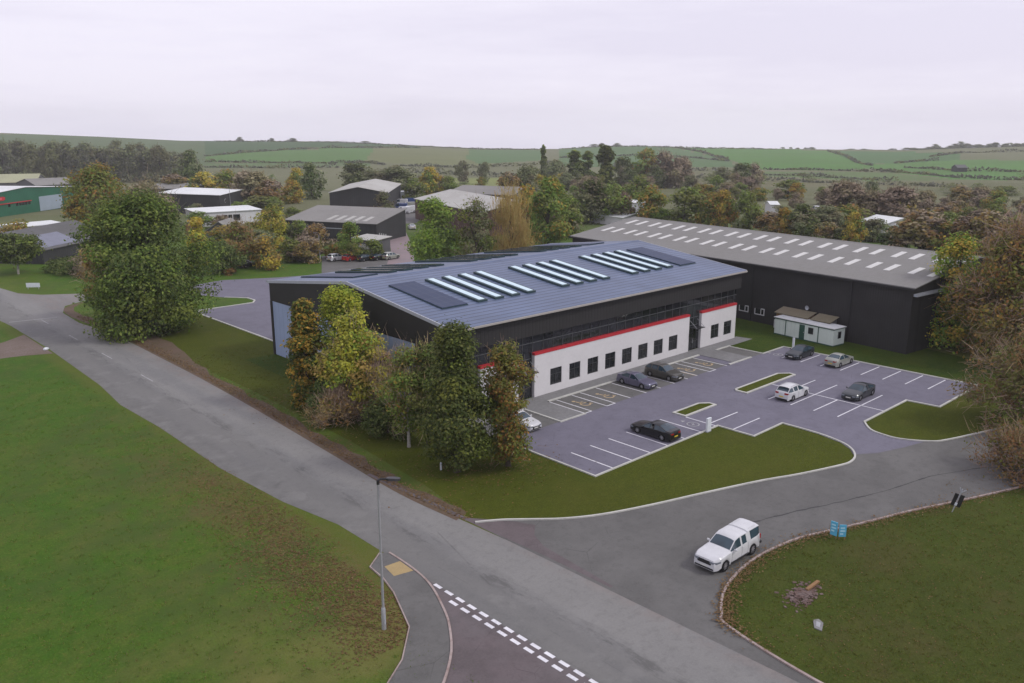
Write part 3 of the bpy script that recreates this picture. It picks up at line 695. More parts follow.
r, L, rf = shed('low_slate_hall', 'low hall with dark slate roof and lighter panels by the left roadside', gp(45,163), gp(112,186), 17, 3.2, 6.6, M['charcoal'], M['slate'], along=True)
k = (6.6-3.2)/8.5
MB().prism([(.4,3.2+.4*k+.142),(5.2,3.2+5.2*k+.142),(5.2,3.2+5.2*k+.2),(.4,3.2+.4*k+.2)], 'x', 1.0, 13).build('light_panel', surf('pale_slate_panel', (.19,.20,.25)), rf)
shed('white_annex', 'low white flat roofed annex in front of the green unit', gp(14,205), gp(66,215), 8, 2.6, 2.8, M['whitewall'], M['white_roof'], mono=True)
r, L, _ = shed('black_office', 'black two storey office with white low pitched roof', gp(221,262), gp(243.5,286), 20, 6.2, 6.9, M['charcoal'], M['white_roof'], mono=True)
windows(r, L, [5.2], 3.6, 4.5, 1.0)
MB().tube([(9.9,-.3,0),(9.9,-.3,7.6)], .09).build('flue_pipe', M['steel'], r)
r, L, _ = shed('white_office', 'white low office with dark windows below the black office', gp(199,226), gp(262,236), 12, 4.2, 4.5, M['whitewall'], M['white_roof'], mono=True)
windows(r, L, [L*.40, L*.475, L*.55, L*.60], 1.6, 3.2, .95, 'glass', 'frame')
shed('hipped_lodge', 'small grey roofed lodge in front of the white office', gp(205,196), gp(236,196), 9, 2.6, 5.2, M['greywall'], M['grey_roof'], along=False)
shed('far_left_shed', 'low shed with mossy pale roof beyond the big roadside tree', gp(150,318), gp(197,318), 20, 5.0, 6.4, M['charcoal'], M['grey_roof'], along=True)
shed('white_store', 'small white store at the far end of the black warehouse', gp(592,236), gp(622,228), 11, 2.7, 3.4, M['whitewall'], M['white_roof'], along=True)
shed('white_roof_store', 'small white roofed store among brown trees beyond the warehouse', gp(857,212), gp(882,204), 12, 3.6, 5.0, M['whitewall'], M['white_roof'], along=True)
shed('white_cottage', 'tiny white building far beyond the warehouse roof', gp(770,262), gp(778,262), 6, 3.2, 4.0, M['whitewall'], M['white_roof'], along=True)
shed('hill_farmhouse', 'white farmhouse near the wooded hilltop on the right', gp(1001,1235), gp(1011,1235), 9, 4, 7, M['whitewall'], M['white_roof'], along=True)
shed('hill_barn', 'dark barn in the fields on the right', gp(958,620), gp(968,620), 9, 3.5, 5.5, M['charcoal'], M['slate'], along=True)
shed('white_carport', 'white open fronted carport among trees behind the warehouse', gp(630,262), gp(646,262), 7, 3.8, 4.2, M['whitewall'], M['white_roof'], mono=True)
# ------------------------------------------------------------------ vehicles
def paint(name, c, metal=.0, rough=.28):
    m, nt, b = newmat(name); setp(b, rough, metal, .35, .25); b.inputs['Coat Roughness'].default_value = .06
    v = pos(nt, obj=True); nt.links.new(mixc(nt, noise(nt, v, 2, 3), tuple(x*.93 for x in c), c), b.inputs['Base Color'])
    return m
PR = {  # profiles, nose at +x: length, width, wheel x front / rear, wheel radius, (x, top z) roofline, cabin stations, shoulder heights
 'saloon': dict(L=4.75, W=1.84, wf=1.43, wr=-1.42, r=.33, top=[(2.375,.60),(2.28,.72),(1.95,.80),(.95,.94),(.10,1.40),(-.35,1.45),(-.95,1.41),(-1.75,1.09),(-2.2,1.04),(-2.33,.90),(-2.375,.62)],
    cowl=.95, rf=.12, rr=-.95, deck=-1.75, pill=[-.38], sh=[(2.375,.58),(2.0,.70),(1.0,.84),(-1.0,.93),(-2.2,.92),(-2.375,.60)], cw=.66),
 'coupe_saloon': dict(L=4.85, W=1.88, wf=1.45, wr=-1.45, r=.35, top=[(2.425,.58),(2.33,.70),(2.0,.79),(1.0,.92),(.15,1.36),(-.35,1.41),(-.95,1.36),(-1.95,1.05),(-2.28,1.02),(-2.39,.88),(-2.425,.60)],
    cowl=1.0, rf=.15, rr=-.95, deck=-1.95, pill=[-.42], sh=[(2.425,.56),(2.0,.68),(1.0,.82),(-1.0,.91),(-2.28,.92),(-2.425,.58)], cw=.66),
 'estate': dict(L=4.6, W=1.86, wf=1.36, wr=-1.36, r=.34, top=[(2.3,.66),(2.22,.80),(1.9,.90),(.95,1.04),(.22,1.50),(-.3,1.57),(-1.4,1.54),(-1.75,1.50),(-2.18,1.08),(-2.27,.92),(-2.3,.62)],
    cowl=.95, rf=.22, rr=-1.75, deck=-2.18, pill=[-.30,-1.22], sh=[(2.3,.62),(1.9,.78),(1.0,.92),(-1.0,1.0),(-2.18,1.02),(-2.3,.62)], cw=.68),
 'pickup': dict(L=5.35, W=1.88, wf=1.62, wr=-1.60, r=.40, top=[(2.675,.78),(2.62,.98),(2.35,1.09),(1.05,1.20),(.38,1.72),(.05,1.81),(-.98,1.82),(-1.02,1.76),(-1.07,1.76),(-1.11,1.85),(-2.44,1.85),(-2.60,1.40),(-2.63,1.1),(-2.675,.70)],
    cowl=1.05, rf=.38, rr=-2.44, deck=-2.60, pill=[-.22,-.95], gap=(-1.26,-.86), sh=[(2.675,.78),(2.3,1.0),(1.2,1.10),(-1.0,1.16),(-2.58,1.20),(-2.675,.70)], cw=.74),
 'van': dict(L=5.3, W=2.0, wf=1.7, wr=-1.6, r=.36, top=[(2.65,.75),(2.58,1.0),(2.2,1.15),(1.75,1.25),(1.0,2.1),(.5,2.25),(-2.5,2.25),(-2.62,2.1),(-2.65,.7)],
    cowl=1.75, rf=1.0, rr=-2.5, deck=-2.62, pill=[.0], sh=[(2.65,.74),(2.0,1.05),(1.5,1.2),(-2.6,1.3),(-2.65,.68)], cw=.84),
}
def build_car(kind, pmat, name, detail=True):
    p = PR[kind]; L, W, r = p['L'], p['W'], p['r']; hw = W/2
    tx = [q[0] for q in p['top']][::-1]; tzv = [q[1] for q in p['top']][::-1]
    sx = [q[0] for q in p['sh']][::-1]; szv = [q[1] for q in p['sh']][::-1]
    top = lambda x: float(np.interp(x, tx, tzv)); sh = lambda x: min(float(np.interp(x, sx, szv)), top(x)-.015)
    zb = .20 if kind != 'pickup' else .30
    xs = set(q[0] for q in p['top'])
    ra = r+.07
    for wx in (p['wf'], p['wr']):
        for k in range(9): xs.add(round(wx+ra*math.cos(math.pi*k/8), 3))
    for q in p['pill']: xs |= {q-.045, q+.045}
    if 'gap' in p: xs |= set(p['gap'])
    for q in (p['cowl'], p['rf'], p['rr'], p['deck']): xs.add(q)
    xs = sorted(xs, reverse=True); ded = []
    for x in xs:
        if not ded or ded[-1]-x > .012: ded.append(x)
    xs = ded
    def sill(x):
        z = zb
        for wx in (p['wf'], p['wr']):
            d = abs(x-wx)
            if d < ra: z = max(z, r+math.sqrt(max(0, ra*ra-d*d)))
        return z
    def width(x):
        t = abs(x)/(L/2); return hw*(1-.20*max(0, (t-.72)/.28)**2.2)
    def cab(x):    # 0 on bonnet and boot, 1 under the roof
        if x >= p['cowl'] or x <= p['deck']: return 0.
        if x > p['rf']: return (p['cowl']-x)/(p['cowl']-p['rf'])
        if x < p['rr']: return (x-p['deck'])/(p['rr']-p['deck'])
        return 1.
    bm = bmesh.new(); rows_ = []
    for x in xs:
        w = width(x); zs, s_, t_ = sill(x), sh(x), top(x); zl = min(zs, s_-.03)
        c = cab(x); wr_ = w*(.86*(1-c)+p['cw']*1.04*c) if c < 1 else hw*p['cw']*1.04
        t5 = t_-.02-.05*c; zt = max(t5, s_+.003)
        mid = zl+(s_-zl)*.55
        half = [(0,zb),(w*.80,zb),(w*.985,zl),(w,mid),(w*.965,s_),(wr_,zt),(wr_*.62,t_-.004),(0,t_+.012*c)]
        ring_ = [bm.verts.new((x,y,z)) for y,z in half]+[bm.verts.new((x,-y,z)) for y,z in half[1:-1]][::-1]
        rows_.append(ring_)
    n = len(rows_[0]); lab = {}
    for i in range(len(rows_)-1):
        xm = (xs[i]+xs[i+1])/2
        for j in range(n):
            f = bm.faces.new((rows_[i][j], rows_[i][(j+1) % n], rows_[i+1][(j+1) % n], rows_[i+1][j]))
            jj_ = j if j < 7 else n-1-j
            if jj_ in (5, 6) and p['rf']-1e-4 < xm < p['cowl']: lab.setdefault('windscreen', []).append(f)
            if jj_ in (5, 6) and p['deck'] < xm < p['rr'] and kind not in ('van',): lab.setdefault('rear_window', []).append(f)
            if jj_ == 4 and p['deck']+(.12 if kind != 'pickup' else .05) < xm < p['cowl'] and not any(abs(xm-q) < .05 for q in p['pill']):
                if kind == 'van' and xm < 0: continue
                if 'gap' in p and (p['gap'][0] < xm < p['gap'][1] or xm < -2.56): continue
                k = sum(xm < q for q in p['pill'])
                lab.setdefault('side_window%d%s' % (k, 'l' if j < 7 else 'r'), []).append(f)
    bm.faces.new(rows_[0]); bm.faces.new(rows_[-1][::-1])
    bmesh.ops.recalc_face_normals(bm, faces=bm.faces)
    root = empty(name, (0,0,0))
    wins = []
    for key, fs in lab.items():
        if kind == 'pickup' and key == 'rear_window': pass
        res = bmesh.ops.inset_region(bm, faces=fs, thickness=(.04 if kind == 'pickup' else .035) if 'side' in key else .05, depth=-.006, use_boundary=True, use_even_offset=True)
        wins.append((key, fs))
    dele = []
    for key, fs in wins:
        g = MB()
        for f in fs:
            if f.is_valid: g.face([tuple(v.co) for v in f.verts]); dele.append(f)
        nm = 'windscreen' if key == 'windscreen' else ('rear_window' if key == 'rear_window' else 'side_window')
        if g.f:
            me_ = bpy.data.meshes.new(nm); me_.from_pydata(g.v, [], g.f); me_.materials.append(M['carglass'])
            b2 = bmesh.new(); b2.from_mesh(me_); bmesh.ops.remove_doubles(b2, verts=b2.verts, dist=.001); b2.to_mesh(me_); b2.free()
            me_.polygons.foreach_set('use_smooth', [True]*len(me_.polygons))
            link(nm, me_, root)
    bmesh.ops.delete(bm, geom=dele, context='FACES_ONLY')
    me_ = bpy.data.meshes.new('body'); bm.to_mesh(me_); bm.free(); me_.materials.append(pmat); me_.materials.append(M['black'])
    mi = []
    for pl in me_.polygons:
        low_ = all(me_.vertices[v].co.z < zb+.01 for v in pl.vertices); mi.append(1 if low_ else 0)
    me_.polygons.foreach_set('material_index', mi); me_.polygons.foreach_set('use_smooth', [True]*len(mi)); me_.set_sharp_from_angle(angle=R(32))
    link('body', me_, root)
    # dark cabin interior seen through nothing: floor pan keeps the openings closed behind the glass
    for wx in (p['wf'], p['wr']):
        MB().box(wx-ra+.02, wx+ra-.02, -hw+.20, hw-.20, zb-.01, r+ra-.06).build('wheel_arch', M['black'], root)
        for s in (1, -1):
            b = MB(); pr = [(.0,r*.60),(.03,r*.64),(.03,r*.90),(.0+.005,r*.985),(-.03,r),(-.17,r),(-.2,r*.9),(-.2,r*.5)]
            for (o0,q0),(o1,q1) in zip(pr, pr[1:]):
                for k in range(20):
                    a, c = 2*math.pi*k/20, 2*math.pi*(k+1)/20
                    b.face([(wx+q0*math.cos(a), s*(hw-.02+o0), r+q0*math.sin(a)), (wx+q0*math.cos(c), s*(hw-.02+o0), r+q0*math.sin(c)), (wx+q1*math.cos(c), s*(hw-.02+o1), r+q1*math.sin(c)), (wx+q1*math.cos(a), s*(hw-.02+o1), r+q1*math.sin(a))])
            wh = b.build('wheel', M['rubber'], root, 40)
            b = MB(); y = s*(hw-.02)
            for k in range(10):
                a = 2*math.pi*k/10; c = a+.26
                b.face([(wx+r*.12*math.cos(a-.3), y, r+r*.12*math.sin(a-.3)), (wx+r*.64*math.cos(a), y-s*.004, r+r*.64*math.sin(a)), (wx+r*.64*math.cos(c), y-s*.004, r+r*.64*math.sin(c)), (wx+r*.12*math.cos(c+.3), y, r+r*.12*math.sin(c+.3))])
            for k in range(20):
                a, c = 2*math.pi*k/20, 2*math.pi*(k+1)/20
                b.face([(wx+q*math.cos(t), y+s*.004, r+q*math.sin(t)) for t, q in ((a,r*.58),(c,r*.58),(c,r*.66),(a,r*.66))])
                b.face([(wx+q*math.cos(t), y+s*.003, r+q*math.sin(t)) for t, q in ((a,.001),(c,.001),(c,r*.17),(a,r*.17))])
            b.build('rim', M['rim'], wh)
    seams = [q for q in ([p['cowl']-.12]+p['pill']+[p['rr']+.25]) if abs(q-p['wr']) > ra+.02 and abs(q-p['wf']) > ra+.02]
    for s in (1, -1):
        b = MB()
        for q in seams:
            w_ = width(q); zs_ = sill(q); sh_ = sh(q); md = zs_+(sh_-zs_)*.55; P3 = [(w_*.985+.003,zs_+.02),(w_+.003,md),(w_*.965+.003,sh_)]
            for (ya_,za_),(yb_,zb_) in zip(P3, P3[1:]): b.face([(q-.012,s*ya_,za_),(q+.012,s*ya_,za_),(q+.012,s*yb_,zb_),(q-.012,s*yb_,zb_)])
        if b.f: b.build('door_seam', M['black'], root)
    xf = L/2; zl = sh(xf-.2)
    for s in (1, -1):
        w1 = width(xf-.12); w0 = width(xf-.42)
        b = MB(); b.prism([(xf-.50,w0*1.012),(xf-.16,w1*1.03),(xf+.012,w1*.84),(xf+.02,w1*.52),(xf-.10,w1*.52),(xf-.3,w1*.80)], 'z', zl-.13, zl-.005)
        if s < 0: b.v = [(x,-y,z_) for x,y,z_ in b.v]
        b.build('headlight', M['lens'], root)
        zt_ = sh(-xf+.12)
        w1 = width(-xf+.12)
        if kind == 'pickup': b = MB().box(-xf-.004, -xf+.14, min(s*w1*.80,s*w1*1.0), max(s*w1*.80,s*w1*1.0), .80, 1.12)
        elif kind == 'estate': b = MB(); b.prism([(-xf+.42,w1*1.0),(-xf+.12,w1*.985),(-xf+.005,w1*.82),(-xf+.005,w1*.42),(-xf+.12,w1*.42),(-xf+.3,w1*.8)], 'z', .80, .97)
        else: b = MB(); b.prism([(-xf+.42,w1*.995),(-xf+.14,w1*.985),(-xf+.015,w1*.82),(-xf+.01,w1*.42),(-xf+.12,w1*.42),(-xf+.3,w1*.8)], 'z', .72, .87)
        if s < 0 and kind != 'pickup': b.v = [(x,-y,z_) for x,y,z_ in b.v]
        b.build('tail_light', M['redlens'], root)
        zm = sh(p['cowl']-.35)+.03
        b = MB(); b.tube([(p['cowl']-.36,s*(hw-.03),zm),(p['cowl']-.36,s*(hw+.09),zm+.05),(p['cowl']-.37,s*(hw+.20),zm+.06)], [.045,.085,.055], 8)
        b.build('wing_mirror', pmat, root, 40)
    g = MB().prism([(-.48,zl-.26),(.48,zl-.26),(.56,zl-.02),(-.56,zl-.02)] if kind == 'pickup' else [(-.42,zl-.30),(.42,zl-.30),(.50,zl-.10),(-.50,zl-.10)], 'x', xf-.06, xf+.012)
    g.build('grille', M['black'], root)
    MB().prism([(-.72,zb+.03),(.72,zb+.03),(.66,zb+.14),(-.66,zb+.14)], 'x', xf-.06, xf+.010).build('lower_grille', M['black'], root)
    MB().box(xf+.013, xf+.025, -.26, .26, zb+.15, zb+.26).build('number_plate', M['plate_w'], root)
    MB().box(-xf-.022, -xf-.001, -.26, .26, zb+.28 if kind != 'pickup' else .62, zb+.39 if kind != 'pickup' else .73).build('number_plate', M['plate_y'], root)
    MB().box(-xf-.012, -xf+.1, -hw*.74, hw*.74, zb-.0, zb+.14).build('rear_bumper', M['black'], root)
    for s in (1, -1):
        for q in p['pill'][:1] if kind != 'van' else []:
            b = MB()
            for x in (q-.15, q+.85): b.box(x, x+.16, min(s*(hw-.006),s*(hw+.022)), max(s*(hw-.006),s*(hw+.022)), sh(x)-.12, sh(x)-.09)
            b.build('door_handle', pmat, root)
    if kind in ('pickup', 'estate'):
        for s in (1, -1):
            xa, xb = (p['rf']-.25, p['rr']+.3) if kind == 'estate' else (-1.35, -2.2)
            b = MB(); b.tube([(xa,s*.60,top(xa)-.01),(xa-.12,s*.60,top(xa)+.035),(xb+.12,s*.60,top(xb)+.04),(xb,s*.60,top(xb)-.01)], .018, 6); b.build('roof_rail', M['steel'] if kind == 'estate' else pmat, root)
    if kind == 'pickup':
        MB().box(-xf-.10, -xf+.02, -.85, .85, .45, .60).build('step_bumper', M['black'], root)
        for s in (1, -1): MB().box(-1.0, 1.05, min(s*.86,s*1.0), max(s*.86,s*1.0), .36, .42).build('side_step', M['black'], root)
    return root
def place(o, x, y, heading, label, cat='car', group=None, z=.012):
    o.location = (x, y, z); o.rotation_euler = (0, 0, R(heading)); tag(o, label, cat, group); return o
white = paint('white_car_paint', (.58,.59,.60)); black = paint('black_car_paint', (.008,.008,.009))
lilac = paint('purple_grey_car_paint', (.135,.13,.19), .3); olive = paint('olive_grey_car_paint', (.085,.083,.072), .3)
navy = paint('dark_blue_grey_car_paint', (.018,.024,.030), .2); silver = paint('silver_green_car_paint', (.36,.37,.33), .4); graph = paint('graphite_car_paint', (.035,.040,.045), .3)
redp = paint('red_car_paint', (.38,.02,.02)); blue = paint('blue_van_paint', (.03,.06,.18))
CG = 'cars in the car park'
place(build_car('pickup', white, 'pickup_truck'), 44.95, 27.2, 180, 'white pickup truck with a white canopy driving out of the junction', 'pickup', z=.009)
place(build_car('coupe_saloon', black, 'parked_car'), 59.95, 44.6, 90, 'black saloon with its tail to the lawn edge beside the pillar sign', 'car', CG)
place(build_car('saloon', lilac, 'parked_car'), 70.97, 55.6, -90, 'purple grey saloon parked nose out in front of the white wall', 'car', CG)
place(build_car('estate', olive, 'parked_car'), 75.55, 55.35, -90, 'olive grey hatchback parked nose out beside the purple grey saloon', 'car', CG)
place(build_car('saloon', white, 'parked_car'), 52.6, 55.0, -90, 'white car half hidden behind the orange tree at the end of the unit', 'car', CG)
place(build_car('saloon', navy, 'parked_car'), 95.05, 49.35, 180, 'dark blue grey saloon in front of the portable cabin', 'car', CG)
place(build_car('saloon', silver, 'parked_car'), 95.25, 44.4, 0, 'silver green saloon parked nose to the grass right of the cabin', 'car', CG)
est = place(build_car('estate', white, 'parked_car'), 79.55, 41.8, 0, 'white estate car parked beside the long planted island', 'car', CG)
place(build_car('coupe_saloon', graph, 'parked_car'), 84.8, 37.1, 180, 'graphite saloon in the middle bays near the side lawn', 'car', CG)
# vehicles far back on the estate: simple copies of the same kinds in their own paint
def recolour(o, m):
    for ch in o.children:
        if ch.name.split('.')[0] in ('body', 'wing_mirror', 'door_handle'):
            ch.data = ch.data.copy(); ch.data.materials[0] = m
    return o
CE = 'cars on the estate behind the unit'
def far_car(src, m, px, D, head, label, cat='car', z=.02):
    x, y = spot(px, D); o = recolour(copy_tree(src), m); place(o, x, y, head, label, cat, CE, z); return o
for o_ in [q for q in C.objects if q.get('category') == 'car']: o_.scale = (.96,.98,.98)
sal = [o for o in C.objects if o.name.startswith('parked_car') and o.get('label', '').startswith('purple')][0]
far_car(est, white, 337, 168, 10, 'white hatchback beside the red car behind the blue roof')
far_car(est, redp, 352, 168, 12, 'red hatchback showing just above the blue roof edge')
far_car(sal, navy, 366, 168, 12, 'dark car immediately right of the red hatchback')
far_car(sal, black, 379, 169, 12, 'black car second to the right of the red hatchback')
far_car(est, silver, 391, 170, 12, 'pale silver car third to the right of the red hatchback')
far_car(sal, white, 412, 222, 60, 'white car parked on the pinkish estate road')
far_car(sal, navy, 248, 160, 20, 'dark car at the back of the rear yard by the bushes')
van = place(build_car('van', white, 'delivery_van'), *spot(402, 262), 150, 'white van nearest in the crowded vehicle yard', 'van', 'vehicles in the crowded yard', .02)
vs = [(409,265,white,'white van right of the nearest white van in the vehicle yard'), (400,275,blue,'blue van behind the nearest white van in the vehicle yard'), (407.5,279,silver,'silver van behind the blue van in the vehicle yard'), (400.5,291,white,'white van halfway back in the vehicle yard'), (408,295,blue,'blue van far back in the vehicle yard'), (414,268,graph,'dark grey van by the factory wall in the vehicle yard')]
for px, D_, m, lab in vs:
    o = recolour(copy_tree(van), m); x, y = spot(px, D_); place(o, x, y, 150+3*(px-405), lab, 'van', 'vehicles in the crowded yard', .02)
o = recolour(copy_tree(van), white); x, y = spot(816, 265); place(o, x, y, 80, 'white van among brown trees beyond the warehouse roof', 'van', None, .02)
def lorry(px, D_, rot, label):
    x, y = spot(px, D_); o = empty('box_lorry', (x,y,0), R(rot), label, 'lorry', 'white box lorries at the back of the yard')
    MB().box(-3.6, 2.0, -1.25, 1.25, 1.0, 3.9).build('cargo_box', M['white_gloss'], o)
    MB().prism([(2.1,.5),(4.1,.5),(4.15,1.5),(3.8,2.7),(2.1,2.8)], 'y', -1.15, 1.15).build('cab', white, o)
    MB().prism([(4.165,1.55),(3.86,2.5),(3.84,2.5),(4.14,1.55)], 'y', -1.0, 1.0).build('windscreen', M['carglass'], o)
    MB().box(-3.6, 2.1, -.5, .5, .6, .99).build('chassis', M['black'], o)
    for x_ in (-2.4, 3.0):
        for s in (-1.2, .9): MB().tube([(x_,s,.5),(x_,s+.3,.5)], .5, 14).build('wheel', M['rubber'], o)
lorry(401, 306, 60, 'white box lorry on the left at the back of the yard'); lorry(411, 310, 58, 'white box lorry on the right at the back of the yard')

# ------------------------------------------------------------------ street furniture
def lamp(x, y, h, arm_dir, label, base=True):
    o = empty('street_lamp', (x,y,0), 0, label, 'street lamp')
    b = MB(); b.tube([(0,0,0),(0,0,1.3),(0,0,1.38)], [.13,.125,.085], 12); b.build('column_base', M['steel'], o, 40)
    b = MB(); b.tube([(0,0,1.36),(0,0,h*.5),(0,0,h-.1)], [.080,.072,.062], 10); b.build('column', M['steel'], o, 40)
    MB().box(-.04, .04, -.14, -.11, .35, .95).build('access_door', M['trim'], o)
    a = Vector((math.cos(arm_dir), math.sin(arm_dir), 0))
    b = MB(); b.tube([(0,0,h-.25),(0,0,h-.02),tuple(a*.12+Vector((0,0,h+.06))),tuple(a*.55+Vector((0,0,h+.09)))], [.085,.085,.07,.06], 8); b.build('bracket', M['blackgloss'], o, 40)
    hd = empty('lamp_head', (0,0,0)); bpy.data.objects.remove(hd)
    b = MB(); q = Vector((-a.y, a.x, 0)); n0 = Vector((0,0,h+.09))
    prof = [(.45,.08,.06),(.6,.17,.09),(.95,.20,.09),(1.22,.13,.06)]
    ring0 = None
    for d, w_, t_ in prof:
        pts = [a*d+q*w_*sx_+n0+Vector((0,0,sz_*t_)) for sx_, sz_ in ((-1,-.6),(1,-.6),(.8,.8),(-.8,.8))]
        k = len(b.v); b.v += [tuple(p_) for p_ in pts]
        if ring0 is not None:
            for j in range(4): b.f.append((ring0+j,ring0+(j+1)%4,k+(j+1)%4,k+j)); b.m.append(0)
        else: b.f.append((k,k+1,k+2,k+3)); b.m.append(0)
        ring0 = k
    b.f.append((ring0,ring0+1,ring0+2,ring0+3)); b.m.append(0)
    hd = b.build('lamp_head', M['blackgloss'], o)
    b = MB(); b.face([tuple(a*d+q*w_*sg_+n0+Vector((0,0,-.05))) for d, w_, sg_ in ((.62,.11,-1),(.62,.11,1),(1.05,.11,1),(1.05,.11,-1))]); b.build('lens', M['lens'], hd)
    return o
lamp(23.79, 35.89, 9.05, math.atan2(-.73,.69), 'tall galvanised street lamp with a dark head in the foreground grass')
x, y = spot(320.5, 166); lamp(x, y, 6.0, 2.4, 'short grey lamp post standing beyond the blue roof by the bushes')
o = empty('pillar_sign', (64.25,41.75,0), R(0), 'white pillar sign on the lawn edge at the car park entrance', 'sign')
MB().box(-.30, .30, -.09, .09, .08, 1.35).build('sign_panel', M['white_gloss'], o); MB().box(-.33, .33, -.12, .12, 0, .079).build('plinth', M['steel'], o)
o = empty('bollard_sign', (98.35,52.05,0), 0, 'slim white marker post behind the dark blue grey saloon', 'post')
MB().box(-.09, .09, -.12, .12, 0, 1.35).build('post', M['white_gloss'], o); MB().box(-.1, .1, -.13, .13, 1.351, 1.42).build('cap', M['trim'], o)
o = empty('marker_post', (40.45,51.64,0), 0, 'short white marker post in the grass below the dark evergreen tree', 'post')
MB().prism([(-.07,0),(.07,0),(.07,.62),(.0,.70),(-.07,.62)], 'y', -.04, .04).build('post', M['white_gloss'], o); MB().box(-.05, .05, -.055, -.041, .45, .58).build('reflector', M['trim'], o)
# pair of blue boards stuck in the corner green, facing the junction
br_ = math.atan2(23.4, 52.7)-math.pi/2
def board(dx, rot, hgt, label):
    x, y = 52.75+dx*math.cos(br_), 23.45+dx*math.sin(br_)
    o = empty('estate_board', (x,y,0), br_+R(rot), label, 'sign board', 'blue sign boards on the corner green')
    for s in (-.19, .19): MB().box(s-.03, s+.03, .0, .05, 0, .42).build('leg', M['wood'], o)
    p_ = MB().box(-.24, .24, -.03, .03, .25, hgt).build('panel', M['signblue'], o)
    b = MB()
    for q, (w0, w1) in enumerate(((-.17,.12),(-.17,.17),(-.17,.05))): b.box(w0, w1, -.038, -.031, hgt-.28-q*.22, hgt-.17-q*.22)
    b.build('print_block', M['signpale'], p_)
board(-.30, -24, 1.25, 'left and taller of the two blue sign boards on the corner green'); board(.26, 20, 1.12, 'right and lower of the two blue sign boards on the corner green')
o = empty('leaning_signpost', (62.95,19.7,0), br_, 'leaning pale post carrying two black boards at the side road edge', 'signpost'); o.rotation_euler = (R(4), R(13), br_)
MB().tube([(0,0,0),(0,0,2.0)], .035, 8).build('post', M['trim'], o)
for s in (-1, 1):
    xa, xb = (-.32,-.06) if s < 0 else (.06,.34)
    MB().box(xa, xb, -.04, .0, .55, 1.55).build('black_board', M['black'], o)
b = MB(); b.tube([(0,0,1.7),(-.16,.0,2.05)], .03, 6); b.tube([(0,0,1.7),(.26,.0,2.02)], .03, 6); b.build('finger_bracket', M['trim'], o); MB().box(-.08, .08, -.07, -.041, .62, .86).build('notice', M['white_gloss'], o)
o = empty('low_sign', (38.9,163.5,0), R(-40), 'low white sign board on short legs beside the left road junction', 'sign')
MB().box(-1.15, 1.15, -.04, .04, .35, 1.1).build('sign_panel', M['white_gloss'], o)
for s in (-.9, .9): MB().box(s-.05, s+.05, -.03, .03, 0, .349).build('leg', M['steel'], o)
o = empty('white_stone', (28.2,116.6,0), .4, 'small white stone beside the dirt track', 'stone')
bm = bmesh.new(); bmesh.ops.create_icosphere(bm, subdivisions=2, radius=.32)
for v in bm.verts: v.co = Vector((v.co.x*1.2, v.co.y*.8, max(-.02, v.co.z*.7+.12)))*(1+random.uniform(-.1,.1))
me = bpy.data.meshes.new('stone'); bm.to_mesh(me); bm.free(); me.materials.append(M['white_gloss']); link('stone_body', me, o)
# rubble heap with a timber and the half buried slab on the corner green
o = empty('rubble_heap', (44.5,21.5,0), 0, 'low heap of broken brick with a timber on the corner green', 'rubble heap')
rr = random.Random(5); b = MB()
for _ in range(520):
    a = rr.uniform(0, 6.28); d = abs(rr.gauss(0, .62)); px_, py_ = d*math.cos(a)*1.35-.2, d*math.sin(a)*.7
    z0_ = max(0, .16-d*.14)*rr.uniform(.0, 1); s_ = rr.uniform(.03, .13)
    mtx = Matrix.Rotation(rr.uniform(0, 6), 4, 'Z') @ Matrix.Rotation(rr.uniform(-.6, .6), 4, 'X')
    n = len(b.v)
    for c in ((-1,-.6,-.4),(1,-.6,-.4),(1,.6,-.4),(-1,.6,-.4),(-1,-.6,.4),(1,-.6,.4),(1,.6,.4),(-1,.6,.4)):
        q = mtx @ Vector((c[0]*s_, c[1]*s_, c[2]*s_)); b.v.append((q.x+px_, q.y+py_, q.z*.7+z0_+.02))
    for q in ((3,2,1,0),(4,5,6,7),(0,1,5,4),(1,2,6,5),(2,3,7,6),(3,0,4,7)): b.f.append(tuple(n+i for i in q)); b.m.append(0)
rb_ = b.build('rubble', M['stone'], o); rb_['kind'] = 'stuff'
MB().prism([(-.10,.12),(.10,.12),(.10,.24),(-.10,.24)], 'x', .3, 1.75).build('timber', M['wood'], o)
o = empty('concrete_slab', (42.0,19.3,0), .5, 'pale concrete slab lying half sunk in the corner green', 'slab')
MB().prism([(-.6,-.2),(.25,-.3),(.6,-.05),(.4,.25),(-.4,.2)], 'z', -.05, .06).build('slab_body', M['paving'], o); MB().prism([(-.3,-.1),(.2,-.15),(.3,.08),(-.2,.1)], 'z', .061, .07).build('lid', M['steel'], o)
# gate posts and low fence by the pink estate road
gx, gy = spot(378, 195)
o = empty('yard_fence', (gx,gy,0), math.atan2(spot(388,192)[1]-gy, spot(388,192)[0]-gx), 'white post fence by the entrance to the pinkish estate road', 'fence')
for k in range(5): MB().box(k*.9-.09, k*.9+.09, -.06, .06, 0, 2.4).build('post', M['whitewall'], o)
MB().box(-.1, 3.7, -.03, .03, 1.0, 1.15).build('rail', M['whitewall'], o)
sheet('estate_road', [[G(*q) for q in ((386,268),(391,250),(389,240),(380,232),(366,227),(366,223),(392,223),(405,230),(411,243),(416,268))]], .013, surf('pink_tarmac', (.24,.185,.19), (.19,.16,.165), s1=.2, s2=3))
sheet('vehicle_yard', [[spot(388,232), spot(418,236), spot(424,330), spot(392,330)]], .012, M['side'])
sheet('estate_parking', [[spot(322,152), spot(440,150), spot(400,178), spot(322,174)]], .010, M['side'])
